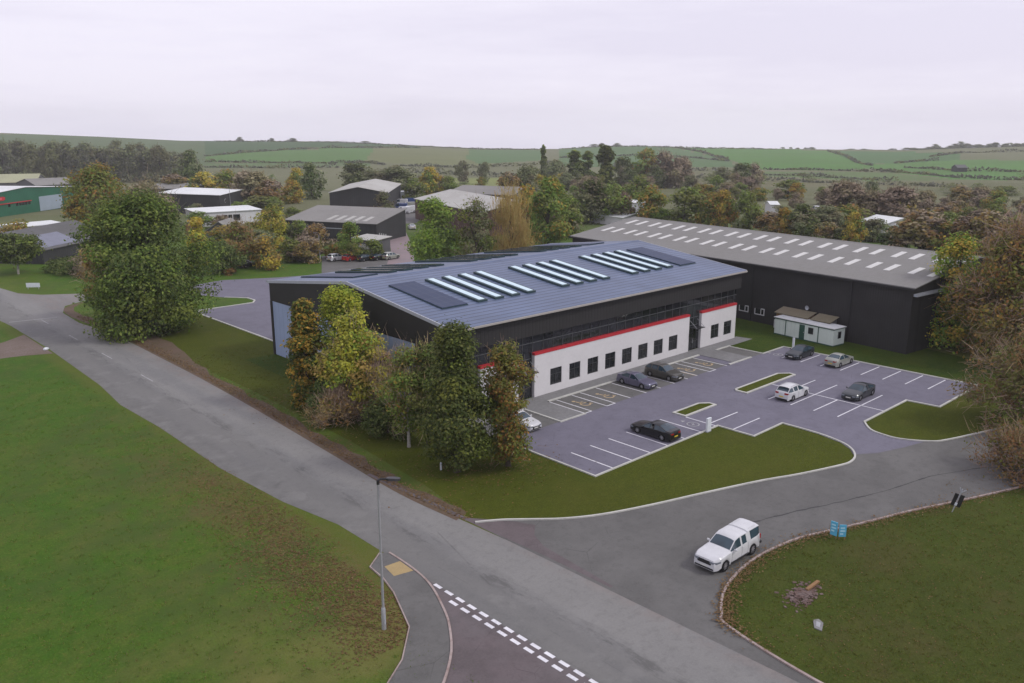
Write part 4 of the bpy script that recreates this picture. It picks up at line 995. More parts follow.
# ------------------------------------------------------------------ trees
GAIN = 2.45
def leafmat(name, cols, patch=None, pscale=.35, trans=.35):
    if patch: patch = [q*GAIN for q in patch]
    m, nt, b = newmat(name); setp(b, .75, 0, .18)
    g = nt.nodes.new('ShaderNodeNewGeometry')
    cr = nt.nodes.new('ShaderNodeValToRGB'); nt.links.new(g.outputs['Random Per Island'], cr.inputs[0])
    cr.color_ramp.interpolation = 'LINEAR'; el = cr.color_ramp.elements
    while len(el) < len(cols): el.new(.5)
    for i, c in enumerate(cols): el[i].position = i/(len(cols)-1); el[i].color = c4([min(.5, q*GAIN) for q in c])
    out = cr.outputs[0]
    if patch:
        ob = nt.nodes.new('ShaderNodeObjectInfo'); v = pos(nt, obj=True); ad = N(nt, 'ShaderNodeVectorMath', operation='ADD'); nt.links.new(v, ad.inputs[0]); nt.links.new(ob.outputs['Location'], ad.inputs[1])
        out = mixc(nt, noise(nt, ad.outputs[0], pscale, 3, .6, .48, .60), out, patch)
    ob = nt.nodes.new('ShaderNodeObjectInfo')
    h = nt.nodes.new('ShaderNodeHueSaturation'); nt.links.new(out, h.inputs['Color'])
    r1 = N(nt, 'ShaderNodeMapRange'); r1.inputs[3].default_value = .485; r1.inputs[4].default_value = .515; nt.links.new(ob.outputs['Random'], r1.inputs[0]); nt.links.new(r1.outputs[0], h.inputs['Hue'])
    r2 = N(nt, 'ShaderNodeMapRange'); r2.inputs[3].default_value = .85; r2.inputs[4].default_value = 1.2; nt.links.new(ob.outputs['Random'], r2.inputs[0]); nt.links.new(r2.outputs[0], h.inputs['Value'])
    nt.links.new(h.outputs[0], b.inputs['Base Color'])
    t = nt.nodes.new('ShaderNodeBsdfTranslucent'); nt.links.new(h.outputs[0], t.inputs['Color'])
    mx = nt.nodes.new('ShaderNodeMixShader'); mx.inputs[0].default_value = trans
    nt.links.new(b.outputs[0], mx.inputs[1]); nt.links.new(t.outputs[0], mx.inputs[2]); nt.links.new(mx.outputs[0], nt.nodes['Material Output'].inputs[0])
    return m
LM = {
 'dark': leafmat('dark_green_leaves', [(.022,.034,.010),(.034,.050,.013),(.050,.066,.018),(.075,.085,.028)], None),
 'deep': leafmat('deep_green_leaves', [(.030,.048,.010),(.046,.070,.013),(.070,.095,.018),(.105,.125,.028)], (.085,.098,.020), .22),
 'lime': leafmat('lime_green_leaves', [(.125,.175,.016),(.175,.23,.022),(.22,.25,.032)], (.115,.165,.020), .4),
 'yellow': leafmat('yellow_leaves', [(.17,.165,.018),(.26,.225,.022),(.32,.26,.035),(.13,.14,.022)], (.17,.12,.035), .45),
 'orange': leafmat('orange_tinged_leaves', [(.035,.050,.010),(.050,.060,.012),(.165,.095,.018),(.21,.115,.022)], (.036,.050,.012), .5),
 'autumn': leafmat('autumn_mixed_leaves', [(.060,.075,.016),(.10,.10,.02),(.17,.105,.024),(.13,.065,.022)], (.080,.095,.020), .28),
 'rust': leafmat('rust_brown_leaves', [(.085,.050,.022),(.12,.072,.028),(.15,.098,.034),(.085,.072,.022)], (.075,.068,.022), .3),
 'mid': leafmat('mid_green_leaves', [(.045,.068,.014),(.070,.100,.020),(.100,.125,.026)], (.085,.09,.026), .25),
 'bright': leafmat('bright_green_leaves', [(.060,.095,.012),(.090,.130,.018),(.13,.155,.026)], (.06,.085,.018), .3),
 'greygreen': leafmat('grey_green_leaves', [(.060,.072,.034),(.080,.092,.044),(.105,.11,.055)], (.085,.078,.045), .2),
 'gold': leafmat('golden_leaves', [(.19,.13,.022),(.26,.17,.025),(.16,.13,.03)], (.16,.095,.022), .3),
 'reed': leafmat('yellow_brown_willow_twigs', [(.26,.19,.065),(.20,.14,.05),(.17,.15,.05)], None),
 'twig': leafmat('bare_brown_twigs', [(.125,.090,.065),(.17,.13,.10),(.095,.068,.052)], (.15,.12,.06), .2, .1),
 'redtwig': leafmat('purple_brown_bare_twigs', [(.090,.068,.048),(.120,.095,.068),(.078,.062,.045)], (.100,.088,.046), .15, .1),
 'farwood': leafmat('far_wood_leaves', [(.042,.046,.034),(.058,.056,.046),(.052,.062,.032)], (.078,.080,.036), .06),
}
def quads(cent, nrm, size, rng, aspect=1.5, tilt=.5):
    n = len(cent)
    nr_ = nrm+rng.normal(0, tilt, (n,3)); nr_ /= np.linalg.norm(nr_, axis=1, keepdims=True)+1e-9
    t = np.cross(nr_, rng.normal(0, 1, (n,3))); t /= np.linalg.norm(t, axis=1, keepdims=True)+1e-9
    bt = np.cross(nr_, t); s = size*rng.uniform(.55, 1.3, (n,1))
    a = t*s*aspect*.5; c = bt*s*.5
    bend = nr_*s*.12
    v = np.stack([cent-a-bend, cent-c*.9+bend*.4, cent+a-bend, cent+c*.9+bend*.4], 1).reshape(-1,3)
    f = np.arange(4*n).reshape(-1,4)
    return v, f
def strips(p, q, w, rng):
    n = len(p); d = q-p; side = np.cross(d, rng.normal(0, 1, (n,3))); side /= np.linalg.norm(side, axis=1, keepdims=True)+1e-9
    s = side*w/2
    v = np.stack([p-s, p+s, q+s*.35, q-s*.35], 1).reshape(-1,3)
    return v, np.arange(4*n).reshape(-1,4)
def npmesh(name, parts, mats):
    vs, fs, ms, k = [], [], [], 0
    for v, f, mi in parts:
        vs.append(v); fs.append(f+k); ms.append(np.full(len(f), mi)); k += len(v)
    v = np.concatenate(vs); f = np.concatenate(fs); mi = np.concatenate(ms)
    me = bpy.data.meshes.new(name); me.vertices.add(len(v)); me.vertices.foreach_set('co', v.astype(np.float32).ravel())
    me.loops.add(f.size); me.loops.foreach_set('vertex_index', f.astype(np.int32).ravel())
    me.polygons.add(len(f)); me.polygons.foreach_set('loop_start', np.arange(0, f.size, 4, dtype=np.int32)); me.polygons.foreach_set('loop_total', np.full(len(f), 4, np.int32))
    for m in mats: me.materials.append(m)
    me.polygons.foreach_set('material_index', mi.astype(np.int32)); me.update(calc_edges=True); return me
SH = {   # crown outline: relative radius against relative height
 'round': ([0,.12,.3,.55,.8,.95,1],[.35,.75,.97,1,.78,.42,.12]),
 'roundlow': ([0,.12,.35,.6,.82,.94,1],[.62,.85,1,.93,.66,.36,.08]),
 'bushy': ([0,.1,.3,.6,.85,1],[.80,.98,1,.88,.55,.12]),
 'oval': ([0,.15,.4,.65,.85,1],[.45,.8,1,.88,.55,.1]),
 'cone': ([0,.1,.3,.6,.85,1],[.6,.95,.92,.62,.32,.05]),
 'poplar': ([0,.08,.3,.6,.85,1],[.5,.85,1,.85,.55,.1]),
 'spread': ([0,.2,.5,.75,.92,1],[.35,.75,1,.95,.6,.2]),
 'lean': ([0,.2,.5,.75,.92,1],[.55,.85,1,.85,.5,.15]),
}
def tree_meshes(seed, h, r, shape='round', leaf=.3, n=4000, clear=.12, leafm='deep', leafm2=None, frac2=0., twigs=0, twigm='twig', clumps=46, trunk_r=None, bark='bark', stems=1, tw=.05, up=.4, limbs=14):
    rng = np.random.default_rng(seed); zb = h*clear; hh = h-zb
    hx, hr = SH[shape]
    lob = rng.uniform(0, 6.28, 4)
    cs = []
    while len(cs) < clumps:
        t = rng.uniform(0, 1)**.92; a = rng.uniform(0, 6.28)
        lobes = 1+.16*math.sin(2*a+lob[0]+t*3)+.12*math.sin(3*a+lob[1]-t*4)+.10*math.sin(5*a+lob[2]+6*t)
        R_ = r*np.interp(t, hx, hr)*lobes
        rr_ = R_*math.sqrt(rng.uniform(.10, 1))*.80
        cs.append((math.cos(a)*rr_, math.sin(a)*rr_, zb+t*hh*.95))
    cs = np.array(cs); rc = (r*r*hh*.5)**(1/3)*rng.uniform(.20, .46, clumps)*(36/clumps)**.22
    w = rc**2*rng.uniform(.35, 1.5, clumps); w /= w.sum(); k = rng.choice(clumps, n, p=w)
    d = rng.normal(0, 1, (n,3)); d /= np.linalg.norm(d, axis=1, keepdims=True)
    rad = rc[k]*rng.uniform(.25, 1, n)**.5*rng.uniform(.85, 1.25, n)*np.where(rng.uniform(0, 1, n) < .10, rng.uniform(1.15, 1.6, n), 1)
    cent = cs[k]+d*rad[:,None]*np.array([1,1,.72])
    top_ = np.quantile(cent[:,2], .995); rad_ = np.quantile(np.hypot(cent[:,0], cent[:,1]), .965); kz = (h-zb*.5)/(top_-zb*.5); kr = r/rad_
    for q in (cent, cs): q[:,2] = zb*.5+(q[:,2]-zb*.5)*kz; q[:,:2] *= kr
    cent[:,2] = np.maximum(cent[:,2], .15)
    axis = np.array([0,0,zb+hh*.45]); out = cent-axis; out /= np.linalg.norm(out, axis=1, keepdims=True)+1e-9
    nrm = d*.5+out*.5+np.array([0,0,.55])
    parts = []; v, f = quads(cent, nrm, leaf, rng)
    if leafm2:
        sel = rng.uniform(0, 1, clumps) < frac2
        pick = sel[k] ^ (rng.uniform(0, 1, n) < .12)
        v4 = v.reshape(-1,4,3)
        for mi, mask in ((0, ~pick), (1, pick)):
            if mask.any(): vv = v4[mask].reshape(-1,3); parts.append((vv, np.arange(len(vv)).reshape(-1,4), mi))
    else: parts.append((v, f, 0))
    mats = [LM[leafm]]+([LM[leafm2]] if leafm2 else [])
    if twigs:
        k = rng.choice(clumps, twigs); base = cs[k]+rng.normal(0, .5, (twigs,3))*rc[k][:,None]
        o_ = base-np.array([0,0,zb+hh*.2]); o_ /= np.linalg.norm(o_, axis=1, keepdims=True)+1e-9
        dr = o_*.6+rng.normal(0, .45, (twigs,3))+np.array([0,0,up]); dr /= np.linalg.norm(dr, axis=1, keepdims=True)
        ln = rc[k][:,None]*rng.uniform(.4, 1.1, (twigs,1))
        v, f = strips(base, base+dr*ln, tw, rng); parts.append((v, f, len(mats))); mats.append(LM[twigm])
    crown = npmesh('crown', parts, mats)
    tr = trunk_r or max(.08, h*.018); b = MB(); rg = random.Random(seed)
    for s_ in range(stems):
        ox, oy = (0,0) if stems == 1 else (rg.uniform(-.25,.25)*r*.6, rg.uniform(-.25,.25)*r*.6)
        tp = (ox*1.8+rg.uniform(-.05,.05)*r, oy*1.8+rg.uniform(-.05,.05)*r, h*.86)
        pts = [(ox,oy,-.15),(ox,oy,h*.03),(ox+(tp[0]-ox)*.3,oy+(tp[1]-oy)*.3,h*.3),(ox+(tp[0]-ox)*.65,oy+(tp[1]-oy)*.65,h*.6),tp]
        b.tube(pts, [tr*1.5,tr*1.1,tr*.8,tr*.5,tr*.12], 8)
    for c in cs[rg.sample(range(clumps), min(limbs, clumps))]:
        z0_ = max(h*.12, min(c[2]*.55, h*.6)); m_ = (c[0]*.5, c[1]*.5, z0_+(c[2]-z0_)*.65)
        b.tube([(0,0,z0_), m_, tuple(c)], [tr*.42,tr*.28,tr*.07], 5, cap=False)
    return crown, b.mesh('trunk', M[bark], 50)
def tree(meshes, x, y, label, cat='tree', group=None, rot=0., scale=1., name='tree', z=None):
    z = tz(x, y) if z is None else z
    o = empty(name, (x,y,z), rot, label, cat, group); o.scale = (scale,)*3 if not isinstance(scale, tuple) else scale
    if meshes[1]: link('trunk', meshes[1], o)
    link('crown', meshes[0], o); return o
def near(px, py, ytop, wpx, label, seed, name='tree', cat='tree', D=None, **kw):
    """one tree of its own: foot seen at (px,py) (or px at D metres), top row ytop, crown wpx wide"""
    if D is None: x, y = G(px, py)
    else: x, y = spot(px, D)
    z0 = tz(x, y); d = nominal(x, y); h = max(1.2, level(px, ytop, d)-z0); r = wpx/2*(d*1.03+5)/F*kw.pop('fat', 1.0)
    return tree(tree_meshes(seed, h, r, **kw), x, y, label, cat, None, seed*.7, name=name, z=z0)
# the belt of trees between the road and the unit
near(309, 405, 302, 39, 'tall bushy tree with orange tipped leaves at the left end of the roadside tree group', 11, shape='bushy', fat=1.0, leafm='orange', leaf=.25, n=17000, clear=.02, clumps=90)
near(345, 399, 288, 54, 'tall lime green tree rising against the dark gable wall', 12, shape='oval', fat=1.1, leafm='lime', leaf=.22, n=16000, clear=.03, clumps=80, leafm2='bright', frac2=.2)
near(358, 418, 314, 76, 'yellow green autumn tree in front of the lime green tree', 13, shape='bushy', fat=1.0, leafm='yellow', leaf=.22, n=15000, clear=.10, clumps=90, leafm2='bright', frac2=.30, twigs=900, tw=.035)
near(384, 424, 352, 36, 'thinning brown twigged tree right of the yellow autumn tree', 14, shape='round', leafm='yellow', leaf=.2, n=1700, clear=.15, twigs=3600, tw=.04, clumps=40)
near(340, 424, 388, 60, 'red brown bare shrub under the yellow autumn tree', 15, 'shrub', 'shrub', shape='bushy', leafm='rust', leaf=.2, n=1500, clear=.02, twigs=3200, tw=.04, clumps=36, twigm='twig')
near(388, 433, 398, 56, 'dark low green bush beside the slim pale trunked tree', 16, 'shrub', 'bush', shape='bushy', leafm='dark', leaf=.22, n=4200, clear=.02, clumps=40)
near(325, 420, 380, 34, 'small dark evergreen bush at the foot of the orange tipped tree', 29, 'shrub', 'bush', shape='bushy', leafm='dark', leaf=.22, n=2600, clear=.02, clumps=30)
near(409, 447, 348, 52, 'slim tree with a pale trunk and thin olive crown', 17, shape='oval', leafm='mid', leaf=.18, n=5600, clear=.22, twigs=1500, tw=.035, bark='palebark', trunk_r=.13, leafm2='autumn', frac2=.3, clumps=44)
near(430, 446, 345, 48, 'twin stemmed olive tree between the slim tree and the dark evergreen tree', 18, shape='oval', leafm='mid', leaf=.18, n=7000, clear=.2, twigs=900, stems=2, trunk_r=.10, leafm2='dark', frac2=.4, clumps=40)
near(457, 472, 326, 70, 'tall dark evergreen tree in front of the corner of the unit', 19, shape='cone', leafm='dark', leaf=.19, n=28000, clear=.08, clumps=130, leafm2='deep', frac2=.25)
near(508, 466, 346, 50, 'orange and green autumn tree beside the white car at the corner of the unit', 20, shape='poplar', leafm='autumn', leaf=.18, n=13000, clear=.08, twigs=900, tw=.035, clumps=64, leafm2='mid', frac2=.35, bark='bark')
# big tree by the road on the left and its companions
near(151, 332, 195, 116, 'huge spreading dark green tree by the main road on the left', 21, shape='roundlow', leafm='deep', leaf=.30, n=48000, clear=.06, clumps=150, leafm2='dark', frac2=.35, stems=3, trunk_r=.3)
near(106, 318, 242, 40, 'small russet tree at the left foot of the huge spreading tree', 22, shape='oval', leafm='rust', leaf=.34, n=2600, clear=.22, twigs=1600, tw=.07, clumps=36)
near(200, None, 218, 24, 'narrow golden yellow tree just right of the huge spreading tree', 23, D=158, shape='poplar', leafm='gold', leaf=.38, n=3000, clear=.05, clumps=40, leafm2='yellow', frac2=.4)
near(17, None, 234, 52, 'dark green tree with pale birch trunks at the left edge', 24, D=152, shape='spread', leafm='dark', leaf=.40, n=5200, clear=.32, bark='palebark', stems=3, trunk_r=.17, clumps=60, leafm2='mid', frac2=.3)
near(20, None, 221, 52, 'rusty orange tree behind the birch trunked tree', 25, D=178, shape='bushy', leafm='rust', leaf=.45, n=3200, clear=.03, clumps=44, leafm2='autumn', frac2=.4)
near(68, None, 258, 60, 'clipped dark green shrub along the left side road', 26, 'shrub', 'shrub', D=155, shape='bushy', leafm='dark', leaf=.34, n=3000, clear=.01, clumps=40)
near(93, None, 246, 46, 'purple brown shrub beside the left side road', 27, 'shrub', 'shrub', D=150, shape='bushy', leafm='redtwig', leaf=.34, n=2600, clear=.01, clumps=36, leafm2='mid', frac2=.3)
near(100, None, 165, 68, 'tall olive and orange tree above the dark slate roof', 28, D=205, shape='round', leafm='autumn', leaf=.55, n=6500, clear=.05, clumps=64, leafm2='mid', frac2=.4)
near(150, None, 181, 60, 'bare brown tree behind the huge spreading tree', 30, D=225, shape='round', leafm='redtwig', leaf=.5, n=4200, clear=.05, twigs=1800, tw=.1, twigm='redtwig', clumps=50)
near(83, None, 196, 34, 'yellow and green tree at the right end of the green unit', 31, D=200, shape='bushy', leafm='gold', leaf=.5, n=2600, clear=.02, clumps=40, leafm2='mid', frac2=.5)
# right hand side
near(946, None, 236, 60, 'green and yellow tree at the right end of the black warehouse', 32, D=99, shape='bushy', leafm='bright', leaf=.26, n=13000, clear=.03, clumps=80, leafm2='gold', frac2=.3)
near(1014, None, 224, 126, 'large bare brown twigged tree with scattered leaves at the right edge', 33, D=93, shape='bushy', leafm='autumn', leaf=.30, n=20000, clear=.05, twigs=6000, tw=.08, clumps=120, leafm2='rust', frac2=.5, up=.1)
near(1038, None, 322, 124, 'wide overhanging red brown tree at the right edge nearest the road', 34, D=71, shape='bushy', leafm='rust', leaf=.24, n=17000, clear=.06, twigs=4500, tw=.06, clumps=110, leafm2='mid', frac2=.45, up=-.1)
near(1026, None, 428, 104, 'low orange leaved tree in the bottom right corner of the green', 35, D=60, shape='bushy', leafm='rust', leaf=.18, n=6000, clear=.05, twigs=2500, tw=.05, clumps=60, leafm2='autumn', frac2=.5)
near(958, None, 320, 56, 'dark understorey thicket at the foot of the green and yellow tree', 36, 'shrub', 'shrub', D=104, shape='bushy', leafm='dark', leaf=.3, n=4500, clear=.01, clumps=50, twigs=1500)
near(986, None, 342, 40, 'dark evergreen shrub right of the understorey thicket', 37, 'shrub', 'shrub', D=98, shape='bushy', leafm='dark', leaf=.28, n=3200, clear=.01, clumps=36)
# behind the unit
near(436, None, 199, 54, 'bright green tree standing behind the blue roof', 38, D=150, shape='oval', leafm='bright', leaf=.4, n=6500, clear=.08, clumps=60, leafm2='deep', frac2=.4)
near(476, None, 200, 44, 'looser grey green tree right of the bright green tree behind the roof', 39, D=148, shape='oval', leafm='deep', leaf=.36, n=4600, clear=.08, clumps=50, leafm2='greygreen', frac2=.4, twigs=600, tw=.07)
near(510, None, 193, 46, 'yellow brown willow with upright bare stems behind the roof', 40, D=150, shape='lean', leafm='reed', leaf=.2, n=1600, clear=.02, twigs=5200, tw=.09, twigm='reed', clumps=44, up=1.6)
near(548, None, 178, 50, 'tall olive green tree behind the far ridge of the blue roof', 41, D=185, shape='oval', leafm='mid', leaf=.5, n=6500, clear=.04, clumps=60, leafm2='autumn', frac2=.25)
near(352, None, 222, 30, 'young green tree in front of the long workshop', 42, D=168, shape='oval', leafm='mid', leaf=.34, n=2600, clear=.12, clumps=36, leafm2='autumn', frac2=.2)
near(385, None, 192, 24, 'slender grey green tree between the two charcoal workshops', 43, D=216, shape='oval', leafm='greygreen', leaf=.42, n=2800, clear=.06, clumps=36)
near(318, None, 224, 36, 'reddish bare shrub along the front of the long workshop', 44, 'shrub', 'shrub', D=182, shape='bushy', leafm='redtwig', leaf=.4, n=2400, clear=.02, clumps=32, leafm2='rust', frac2=.3)
near(274, None, 205, 34, 'yellow tree at the left end of the long workshop', 45, D=196, shape='oval', leafm='yellow', leaf=.42, n=3000, clear=.05, clumps=40, leafm2='mid', frac2=.25)
near(243, None, 222, 50, 'brown and green autumn tree at the far corner of the rear yard', 46, D=160, shape='bushy', leafm='rust', leaf=.38, n=5000, clear=.02, clumps=52, leafm2='mid', frac2=.35, twigs=1000, tw=.07)
near(222, None, 241, 40, 'dark evergreen bush at the back of the rear yard', 47, 'shrub', 'bush', D=152, shape='bushy', leafm='dark', leaf=.36, n=3200, clear=.01, clumps=36)
near(268, None, 236, 36, 'ochre shrub behind the left end of the blue roof', 48, 'shrub', 'shrub', D=158, shape='bushy', leafm='gold', leaf=.34, n=2400, clear=.01, clumps=32, leafm2='rust', frac2=.5)
near(232, None, 268, 14, 'small orange shrub at the edge of the rear yard', 49, 'shrub', 'shrub', D=151, shape='bushy', leafm='rust', leaf=.26, n=700, clear=.01, clumps=16)
near(300, None, 243, 30, 'dark shrub beside the short grey lamp post', 50, 'shrub', 'shrub', D=172, shape='bushy', leafm='dark', leaf=.34, n=1800, clear=.01, clumps=26)
near(335, None, 245, 26, 'orange brown shrub right of the short grey lamp post', 51, 'shrub', 'shrub', D=172, shape='bushy', leafm='autumn', leaf=.34, n=1500, clear=.01, clumps=22)
near(372, None, 240, 30, 'dark green shrubs screening the grey annex', 52, 'shrub', 'shrub', D=170, shape='bushy', leafm='mid', leaf=.34, n=2600, clear=.01, clumps=30, leafm2='dark', frac2=.5)
# prototypes shared by the trees of the middle distance
def proto(seed, **kw):
    kw = dict(dict(leaf=.52, n=3000, clear=.05, clumps=38, limbs=6), **kw)
    return tree_meshes(seed, 10, kw.pop('r', 4.2), **kw)
PT = {k: [proto(100+i*10+j, **kw) for j in range(2)] for i, (k, kw) in enumerate(dict(
    dark=dict(leafm='dark', shape='round', leafm2='greygreen', frac2=.3), mid=dict(leafm='mid', shape='oval', leafm2='greygreen', frac2=.3), autumn=dict(leafm='autumn', shape='round', leafm2='mid', frac2=.3),
    rust=dict(leafm='rust', shape='bushy', leafm2='redtwig', frac2=.4), gold=dict(leafm='gold', shape='oval', leafm2='mid', frac2=.3), bare=dict(leafm='redtwig', shape='round', twigs=900, tw=.14, twigm='redtwig', leaf=.6),
    grey=dict(leafm='greygreen', shape='round'), poplar=dict(leafm='dark', shape='poplar', r=1.7, leafm2='mid', frac2=.3, leaf=.6), bright=dict(leafm='bright', shape='oval', leafm2='mid', frac2=.3), bush=dict(leafm='greygreen', shape='bushy', r=5.5, clear=.01, n=700, leafm2='mid', frac2=.4), wood=dict(leafm='farwood', shape='bushy', n=2200, leaf=.5, leafm2='greygreen', frac2=.25, clear=.01)).items())}
rt = random.Random(21)
def mid(kind, px, D_, ytop, wpx, label, group=None, cat='tree', name='tree'):
    x, y = spot(px, D_); z0 = tz(x, y); h = max(1.0, level(px, ytop, D_)-z0); rr_ = wpx/2*(D_*1.03+5)/F
    base_r = {'poplar': 1.7, 'bush': 5.5}.get(kind, 4.2)
    return tree(rt.choice(PT[kind]), x, y, label, cat, group, rt.uniform(0, 6.28), (rr_/base_r, rr_/base_r, h/10), name, z0-.1)
TR = [ # kind, bearing px, distance, top row, crown width, label
 ('dark',191,420,151,28,'dark tree standing apart at the right end of the far wood'),('rust',176,330,174,34,'rusty tree above the mossy roofed shed'),('gold',205,320,172,32,'golden tree above the white roof of the black office'),
 ('autumn',228,330,170,30,'orange tree behind the flue of the black office'),('bare',252,290,172,44,'wide bare brown tree right of the black office'),('rust',270,285,180,36,'rust coloured tree beyond the yellow tree by the long workshop'),
 ('mid',262,260,196,40,'green tree left of the long workshop roof'),('gold',298,330,168,22,'golden tree left of the dark tree beyond the workshop'),('dark',312,320,163,26,'dark green tree left of the workshop roof'),('gold',293,300,180,22,'small yellow tree under the golden tree'),
 ('dark',355,380,163,36,'dark tree beyond the workshop roof ridge'),('grey',395,330,166,46,'grey green tree right of the workshop roof'),('grey',376,345,170,30,'grey tree close behind the workshop roof'),('gold',431,330,167,28,'orange gold tree above the vehicle yard'),
 ('mid',448,330,176,24,'green tree right of the orange gold tree'),('mid',415,300,178,26,'green tree above the white lorries'),('rust',509,280,172,28,'russet tree beyond the pale factory roof'),('grey',528,290,166,32,'grey green tree right of the russet tree'),
 ('gold',527,195,186,34,'golden tree right of the willow'),('mid',565,205,195,40,'green tree over the left end of the warehouse roof'),('dark',590,230,180,44,'dark tree at the left end of the warehouse ridge'),('mid',612,250,184,36,'green tree behind the small white store'),
 ('rust',622,262,192,26,'red brown tree behind the white carport'),('autumn',650,275,187,34,'orange and green tree beyond the warehouse ridge'),('mid',638,290,176,30,'lighter green tree behind the orange and green tree'),('bright',660,255,208,24,'bright green bush just over the warehouse ridge'),
 ('mid',684,265,188,44,'broad green tree over the middle of the warehouse ridge'),('autumn',712,262,193,36,'brown orange tree right of the broad green tree'),('gold',722,275,190,26,'golden tree behind the brown orange tree'),('mid',745,265,192,30,'olive tree left of the tiny white building'),
 ('rust',768,235,212,34,'dark red bush against the warehouse ridge'),('dark',800,235,204,34,'dark green tree over the warehouse ridge'),('gold',783,240,208,24,'yellow tree left of the dark green tree over the ridge'),('mid',788,330,180,34,'grey green tree far beyond the dark green tree'),
 ('bare',845,290,183,48,'tall bare brown tree right of the dark green tree'),('bare',893,300,188,52,'second tall bare brown tree further right'),('bare',868,310,192,34,'bare tree between the two tall bare brown trees'),('gold',852,232,212,22,'yellow tree left of the white roofed store'),
 ('rust',828,228,222,32,'brown bush left of the white roofed store'),('dark',838,222,228,24,'dark green bush below the yellow tree'),('dark',893,205,226,34,'dark green tree right of the white roofed store'),('rust',918,205,210,60,'broad orange brown tree behind the right end of the warehouse'),
 ('autumn',940,215,222,40,'olive brown tree right of the broad orange brown tree'),('rust',985,215,211,52,'broad dark orange tree near the right edge'),('autumn',1015,205,214,44,'orange green tree at the right edge'),('rust',962,240,216,36,'brown tree between the two broad orange trees'),
 ('dark',872,420,181,14,'small dark tree in front of the fields'),('dark',983,420,186,20,'dark tree in the fields near the right edge'),('grey',955,400,192,26,'grey green tree below the dark barn'),('mid',1006,380,186,30,'green tree at the right edge of the scrub'),
 ('poplar',543,430,146,9,'slim dark poplar left of the poplar row'),('poplar',574,420,151,21,'broad poplar at the left of the poplar row'),('poplar',588,425,152,18,'second poplar of the row next to the broad one'),('poplar',605,365,146,18,'tallest dark pointed poplar standing forward of the row'),
 ('grey',556,415,160,26,'grey tree between the slim poplar and the broad poplar'),('dark',622,430,157,22,'dark tree right of the tallest poplar'),('autumn',645,435,149,32,'tan topped tree in the tall far row'),('bare',664,430,152,32,'bare brown tree in the tall far row'),
 ('bare',681,425,158,26,'bare purple brown tree at the right end of the tall far row'),('dark',632,415,171,20,'low dark bush under the tall far row'),('dark',655,420,165,22,'dark purple tree under the tan topped tree'),
 ('grey',722,440,167,16,'round grey green tree alone in the field'),('dark',741,430,163,24,'dark tree right of the round lone tree'),('bare',753,435,164,22,'bare tree at the right end of the field clump'),
 ('grey',462,480,161,14,'grey bush in the mid field hedge'),('grey',484,480,162,12,'second grey bush right along the mid field hedge'),
]
def behind(px): return F*H/(np.interp(px, [560,640,1000], [216,218,258])+9-HOR)      # nominal distance just behind the warehouse
for t_ in TR:
    t_ = list(t_)
    if t_[1] > 575 and t_[2] < 315: t_[2] = behind(t_[1])*(1.0 if t_[2] < 280 else 1.22)
    mid(*t_)
# gap filling scrub between the estate and the fields
for i in range(64):
    px = rt.uniform(-20, 1040); D_ = rt.uniform(340, 560)
    if 90 < px < 170: continue
    yb = HOR+F*(H+5)/D_
    mid('bush', px, D_, yb-rt.uniform(5, 9), rt.uniform(14, 34), 'grey green scrub bush on the flat ground before the fields', 'scrub bushes before the fields', 'bush', 'bush')
LOW = {'rust': 'rusty', 'autumn': 'orange and olive', 'mid': 'green', 'grey': 'grey green', 'bare': 'bare brown', 'gold': 'golden', 'dark': 'dark green'}
def clear_of_buildings(x, y):
    for o_, L_, rot_, dep_ in FOOT:
        dx, dy = x-o_.x, y-o_.y; u_ = dx*math.cos(rot_)+dy*math.sin(rot_); v_ = -dx*math.sin(rot_)+dy*math.cos(rot_)
        if -3.5 < u_ < L_+3.5 and -4 < v_ < dep_+3.5: return False
    return True
def low_trees(n, pick, where, grp):
    k_ = 0
    while k_ < n:
        px, D_, h_, kinds = pick(); x, y = spot(px, D_)
        if not clear_of_buildings(x, y): continue
        k_ += 1; k = rt.choice(kinds); yb = HOR+F*H/D_
        mid(k, px, D_, yb-h_*F/D_/KD, rt.uniform(.8, 1.5)*h_*F/D_/KD, 'low %s tree among the trees %s' % (LOW[k], where), 'low %s trees %s' % (LOW[k], grp))
def pickR():
    px = rt.uniform(575, 1040); return px, behind(px)*rt.uniform(1.0, 1.75), rt.uniform(4.5, 8.5), ['rust','autumn','mid','bare','bare','gold','grey','dark']
def pickL():
    px = rt.uniform(-15, 318); D_ = rt.uniform(165, 330)
    while (110 < px < 205 and D_ < 200) or px < 75: px = rt.uniform(-15, 318)
    return px, D_, rt.uniform(3., 6.5), ['rust','autumn','mid','grey','gold','bare','mid']
def pickC(): return rt.uniform(400, 600), rt.uniform(280, 400), rt.uniform(4, 8), ['autumn','mid','grey','bare','gold']
low_trees(72, pickR, 'beyond the long warehouse', 'beyond the long warehouse')
low_trees(70, pickL, 'around the left hand estate', 'around the left hand estate')
low_trees(16, pickC, 'beyond the pale roofed factory', 'beyond the pale roofed factory')
for i in range(58):
    px = -60+i*4.5+rt.uniform(-2, 2); D_ = rt.choice([520, 560, 600])
    if px > 192: continue
    mid('wood', px, D_, 140+3*(px > 120)+6*max(0, (px-150)/40)+rt.uniform(0, 9), rt.uniform(18, 27), 'grey purple tree in the far wood on the left', 'trees of the far wood on the left')
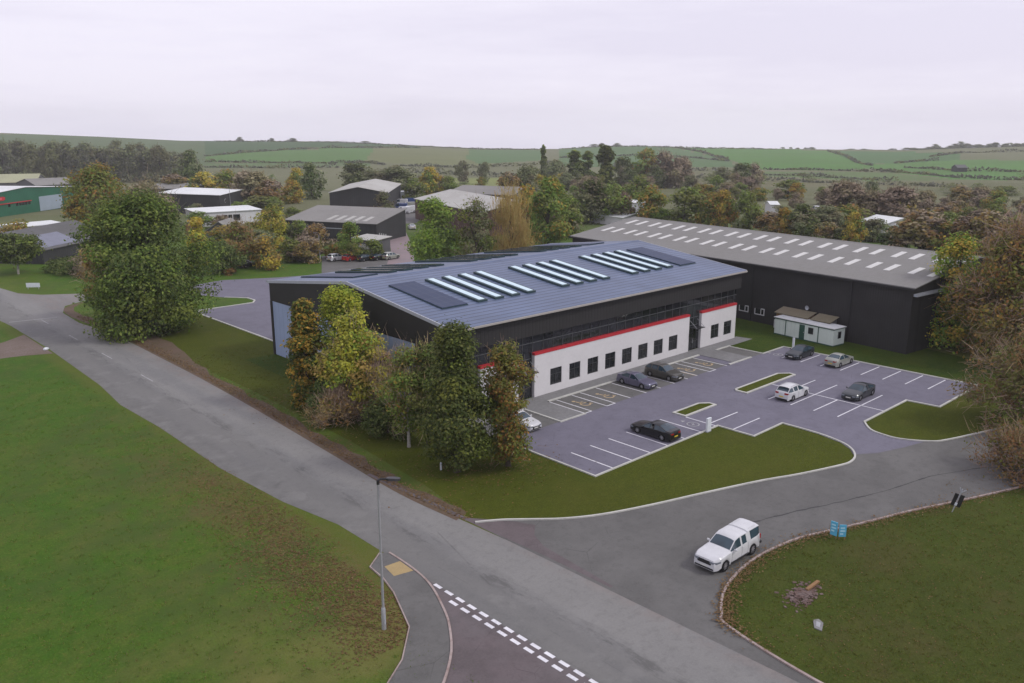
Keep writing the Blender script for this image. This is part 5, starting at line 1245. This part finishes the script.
for px, yt, w_ in ((240,137,7),(272,138,6),(293,138,9),(337,141,3),(365,141,8),(371,143,6),(388,144,5),(401,145,3),(431,146,5),(459,147,4),(487,148.5,4),(497,148.5,3),(594,144,8),(602,143,5),(617,143,8),(661,146,4),(681,146,4),(783,147,4),(791,147,3),(798,147.5,4),(806,147.5,4),(812,147,7)):
    mid('wood', px, 1285, yt, w_*1.3, 'small tree on the skyline of the far hill', 'small skyline trees')
for i in range(46):
    px = 850+i*4.2+rt.uniform(-2, 2)
    mid('wood', px, 1270+rt.uniform(-60, 20), 149.5-(3.5 if px > 925 else 0)-(2.5 if px > 955 else 0)+rt.uniform(-2.5, 2), rt.uniform(8, 14), 'purple tree of the wooded hilltop on the right', 'trees of the wooded hilltop')
# hedgerows of the far fields, each one hedge
def march(px, py):
    d = ray(px, py); hz = math.hypot(d[0], d[1]); t = 300.
    while t < 1330:
        if H+d[2]/hz*t <= tz(d[0]/hz*t, d[1]/hz*t): break
        t += 4
    return d[0]/hz*t, d[1]/hz*t
def hedge(pts, label, hgt=2.6, lm='farwood'):
    P_ = [march(*p) for p in pts]; rng = np.random.default_rng(int(pts[0][0])); cc = []
    for a, c in zip(P_, P_[1:]):
        n_ = max(2, int(math.hypot(c[0]-a[0], c[1]-a[1])/1.6))
        for i in range(n_):
            t = i/n_; x, y = a[0]+(c[0]-a[0])*t, a[1]+(c[1]-a[1])*t
            for _ in range(5): cc.append((x+rng.normal(0, .7), y+rng.normal(0, .7), tz(x, y)+rng.uniform(.1, hgt)*(.7+.5*math.sin(x*.13)*math.sin(y*.1))))
    cc = np.array(cc); v, f = quads(cc, np.tile([0,0,.6], (len(cc),1)), 1.9, rng, 1.2, .8)
    v = v-np.array([P_[0][0], P_[0][1], tz(*P_[0])])
    o = link('hedge', npmesh('hedge', [(v, f, 0)], [LM[lm]])); o.location = (P_[0][0], P_[0][1], tz(*P_[0])); tag(o, label, 'hedge')
hedge([(205,156.5),(250,152.5),(295,149.5),(330,148),(420,148)], 'dark hedge crossing the upper left field on the far hill')
hedge([(205,162),(265,163),(330,163.5),(372,163)], 'dark hedge along the foot of the bright left field')
hedge([(358,161.5),(385,165.5)], 'short purple hedge at the right foot of the bright left field')
hedge([(400,166),(460,168),(520,166),(560,164)], 'long grey hedge across the middle of the far valley', 4.)
hedge([(385,172),(440,174),(500,177),(560,176)], 'lower grey hedge across the middle of the far valley', 5.)
hedge([(676,147.8),(700,152),(728,160.5)], 'diagonal hedge running down the bright middle hillside')
hedge([(764,170),(800,170),(830,170.5),(860,171.5),(900,173)], 'dark hedge under the large bright field')
hedge([(764,175.5),(800,176),(830,178),(870,180),(900,182)], 'lower dark hedge under the large bright field')
hedge([(828,151.5),(845,156),(857,163),(872,166)], 'curving dark hedge on the right side of the large bright field')
hedge([(895,163.5),(920,161.5),(940,160.5)], 'short dark hedge in the right hand hillside fields')
hedge([(880,171),(915,174),(955,178),(1000,180),(1040,181)], 'long dark hedge crossing the right hand fields', 3.2)
hedge([(560,149.3),(600,147),(640,146.8),(680,148),(740,149),(778,149.5)], 'thin hedge along the skyline above the middle fields', 2.)
hedge([(215,141.5),(300,142),(370,144),(440,147.5),(540,149.8)], 'thin hedge along the skyline above the left fields', 2.)
hedge([(600,166.5),(645,168.5),(690,170.5),(760,172.5)], 'low dark hedge between the far tree row and the large bright field', 3.2)
hedge([(690,178.5),(780,181.5),(870,184.5),(960,187.5)], 'grey hedge low in the rough fields on the right', 3.6)
hedge([(560,158),(640,156),(690,157.5),(730,161.5)], 'thin hedge across the middle green field under the skyline')
hedge([(905,168),(960,171),(1030,172.5)], 'thin dark hedge above the dark barn on the right')
hedge([(205,167.5),(280,168.5),(340,168)], 'rough hedge under the pale strip on the left', 3.2)
hedge([(930,157),(962,153),(1030,152)], 'dark wood edge below the wooded hilltop', 3.)

# ------------------------------------------------------------------ fallen leaves and grass tufts
rng = np.random.default_rng(9)
def scatter(n, fx_, size, m, name, label, tilt=.25, zz=.03):
    p = fx_(n); v, f = quads(np.column_stack([p, np.full(len(p), zz)+rng.uniform(0, .02, len(p))]), np.tile([0,0,1.], (len(p),1)), size, rng, 1.4, tilt)
    o = link(name, npmesh(name, [(v, f, 0)], [m]), None, 'stuff'); tag(o, label, 'fallen leaves')
GAIN = 1.
litter = leafmat('fallen_leaf_colours', [(.16,.10,.045),(.24,.15,.06),(.14,.09,.045),(.30,.22,.10)], None)
def f_verge(n):
    y = rng.uniform(43, 135, n); x = np.interp(y, [q[1] for q in verge[:9]], [q[0] for q in verge[:9]])+np.abs(rng.normal(0, .75, n))-.9; return np.column_stack([x, y])
def f_meadow(n):
    y = 34+np.abs(rng.normal(0, 17, n)); x = 25.2-(y < 50)*1.2+rng.normal(0, 1.9, n); k = (x < 26.3) | ((y > 46) & (x < 27.6)); return np.column_stack([x, y])[k]
lowa = np.array(low)
def f_low(n):
    i = rng.integers(6, len(lowa)-12, n); p = lowa[i]+(lowa[i+1]-lowa[i])*rng.uniform(0, 1, (n,1)); return p+rng.normal(0, .38, (n,2))+np.array([.1,-.25])
def f_tree(n):
    c = np.array([G(*q) for q in ((304,405),(346,402),(380,425),(458,472),(516,466),(146,330),(106,318))]); i = rng.integers(0, len(c), n); return c[i]+rng.normal(0, 2.6, (n,2))
def f_right(n): return np.column_stack([rng.uniform(38, 85, n), 22-np.abs(rng.normal(0, 9, n))])
scatter(4500, f_verge, .13, litter, 'fallen_leaves', 'brown fallen leaves drifted along the right edge of the main road')
scatter(8000, f_meadow, .10, litter, 'fallen_leaves', 'brown fallen leaves spread over the left meadow')
scatter(2600, f_low, .11, litter, 'fallen_leaves', 'red brown leaves along the curved kerb of the corner green', .25, .10)
scatter(1800, f_tree, .13, litter, 'fallen_leaves', 'fallen leaves under the roadside trees')
scatter(2600, f_right, .08, litter, 'fallen_leaves', 'scattered pale leaves over the corner green')
def tufts(n, fn, lm, label, size=.09, per=7):
    p = fn(n); n = len(p); spread = rng.uniform(.04, .16, n)
    c = np.repeat(p, per, 0)+rng.normal(0, 1, (n*per,2))*np.repeat(spread, per)[:,None]
    base = np.column_stack([c, np.zeros(n*per)]); d = rng.normal(0, .7, (n*per,3)); d[:,2] = 1
    q = base+d/np.linalg.norm(d, axis=1, keepdims=True)*size*rng.uniform(.5, 1.5, (n*per,1))
    v, f = strips(base, q, .045, rng); o = link('grass_tufts', npmesh('grass_tufts', [(v, f, 0)], [lm]), None, 'stuff'); tag(o, label, 'grass')
def in_left(n): p = np.column_stack([rng.uniform(2, 26.8, n), 18+85*rng.uniform(0, 1, n)**1.7]); return p[(p[:,0] < 24.5) | (p[:,1] > 44)]
def in_right(n):
    p = np.column_stack([rng.uniform(38, 78, n), rng.uniform(4, 25, n)]); ly = np.interp(p[:,0], lowa[:,0], lowa[:,1]); return p[p[:,1] < ly-.3]
def in_lawn(n): p = np.column_stack([rng.uniform(38.5, 48, n), rng.uniform(44, 100, n)]); return p
gl = leafmat('meadow_blades', [(.10,.20,.02),(.12,.21,.03),(.16,.20,.045),(.22,.19,.08)], None); gr = leafmat('corner_green_blades', [(.11,.15,.02),(.13,.15,.03),(.18,.16,.055)], None)
tufts(5200, in_left, gl, 'rough meadow grass left of the main road'); tufts(4200, in_right, gr, 'rough grass of the corner green'); tufts(1400, in_lawn, gr, 'longer grass between the roadside trees')

# ------------------------------------------------------------------ sky, light, air, camera
SUN_EL, SUN_AZ = R(46), math.atan2(-.62, .45)     # direction towards the sun in world x,y
w = bpy.data.worlds.new('World'); bpy.context.scene.world = w; w.use_nodes = True; nt = w.node_tree
bg = nt.nodes['Background']; bg.inputs[1].default_value = .12
sky = nt.nodes.new('ShaderNodeTexSky'); sky.sky_type = 'NISHITA'; sky.sun_disc = False; sky.sun_elevation = SUN_EL; sky.sun_rotation = math.pi/2-SUN_AZ; sky.dust_density = 2.
tc = nt.nodes.new('ShaderNodeTexCoord'); mpn = nt.nodes.new('ShaderNodeMapping'); mpn.inputs['Scale'].default_value = (1.2, 1.2, 9); nt.links.new(tc.outputs['Generated'], mpn.inputs[0])
nz = noise(nt, mpn.outputs[0], 1.1, 8, .62, .40, .60)
cl = mixc(nt, nz, (7.1,6.75,8.0), (8.0,7.65,8.75))
nt.links.new(mixc(nt, .93, sky.outputs[0], cl), bg.inputs[0])
sun = bpy.data.lights.new('sun', 'SUN'); sun.energy = 1.5; sun.angle = R(11); sun.color = (1, .97, .92)
so = bpy.data.objects.new('sun', sun); C.objects.link(so); so.location = (60, 0, 60)
sd = Vector((math.cos(SUN_EL)*math.cos(SUN_AZ), math.cos(SUN_EL)*math.sin(SUN_AZ), math.sin(SUN_EL)))
so.rotation_euler = sd.to_track_quat('Z', 'Y').to_euler()
hz = MB().box(-2700, 2700, -2700, 2700, -60, 70)
hm = bpy.data.materials.new('haze_air'); hm.use_nodes = True; hn = hm.node_tree; hn.nodes.remove(hn.nodes['Principled BSDF'])
pv = hn.nodes.new('ShaderNodeVolumePrincipled'); pv.inputs['Density'].default_value = HAZE; pv.inputs['Color'].default_value = (.975,.975,1,1); pv.inputs['Anisotropy'].default_value = .1
hn.links.new(pv.outputs[0], hn.nodes['Material Output'].inputs['Volume'])
if HAZE > 0: hz.build('haze', hm, kind='stuff')
cam = bpy.data.cameras.new('camera'); co = bpy.data.objects.new('camera', cam); C.objects.link(co)
cam.sensor_width = 36; cam.lens = F/1024*36; cam.clip_end = 8000; cam.clip_start = .5
co.location = (0, 0, H)
fwd = Vector((C_*math.cos(PITCH), S_*math.cos(PITCH), -math.sin(PITCH)))
co.rotation_euler = fwd.to_track_quat('-Z', 'Y').to_euler()
sc = bpy.context.scene; sc.camera = co
sc.view_settings.view_transform = 'Standard'; sc.view_settings.look = 'None'; sc.view_settings.gamma = 1; sc.view_settings.exposure = 0
sc.render.engine = 'CYCLES'; sc.cycles.volume_bounces = 1; sc.cycles.max_bounces = 5; sc.cycles.diffuse_bounces = 2; sc.cycles.glossy_bounces = 2; sc.cycles.transmission_bounces = 2
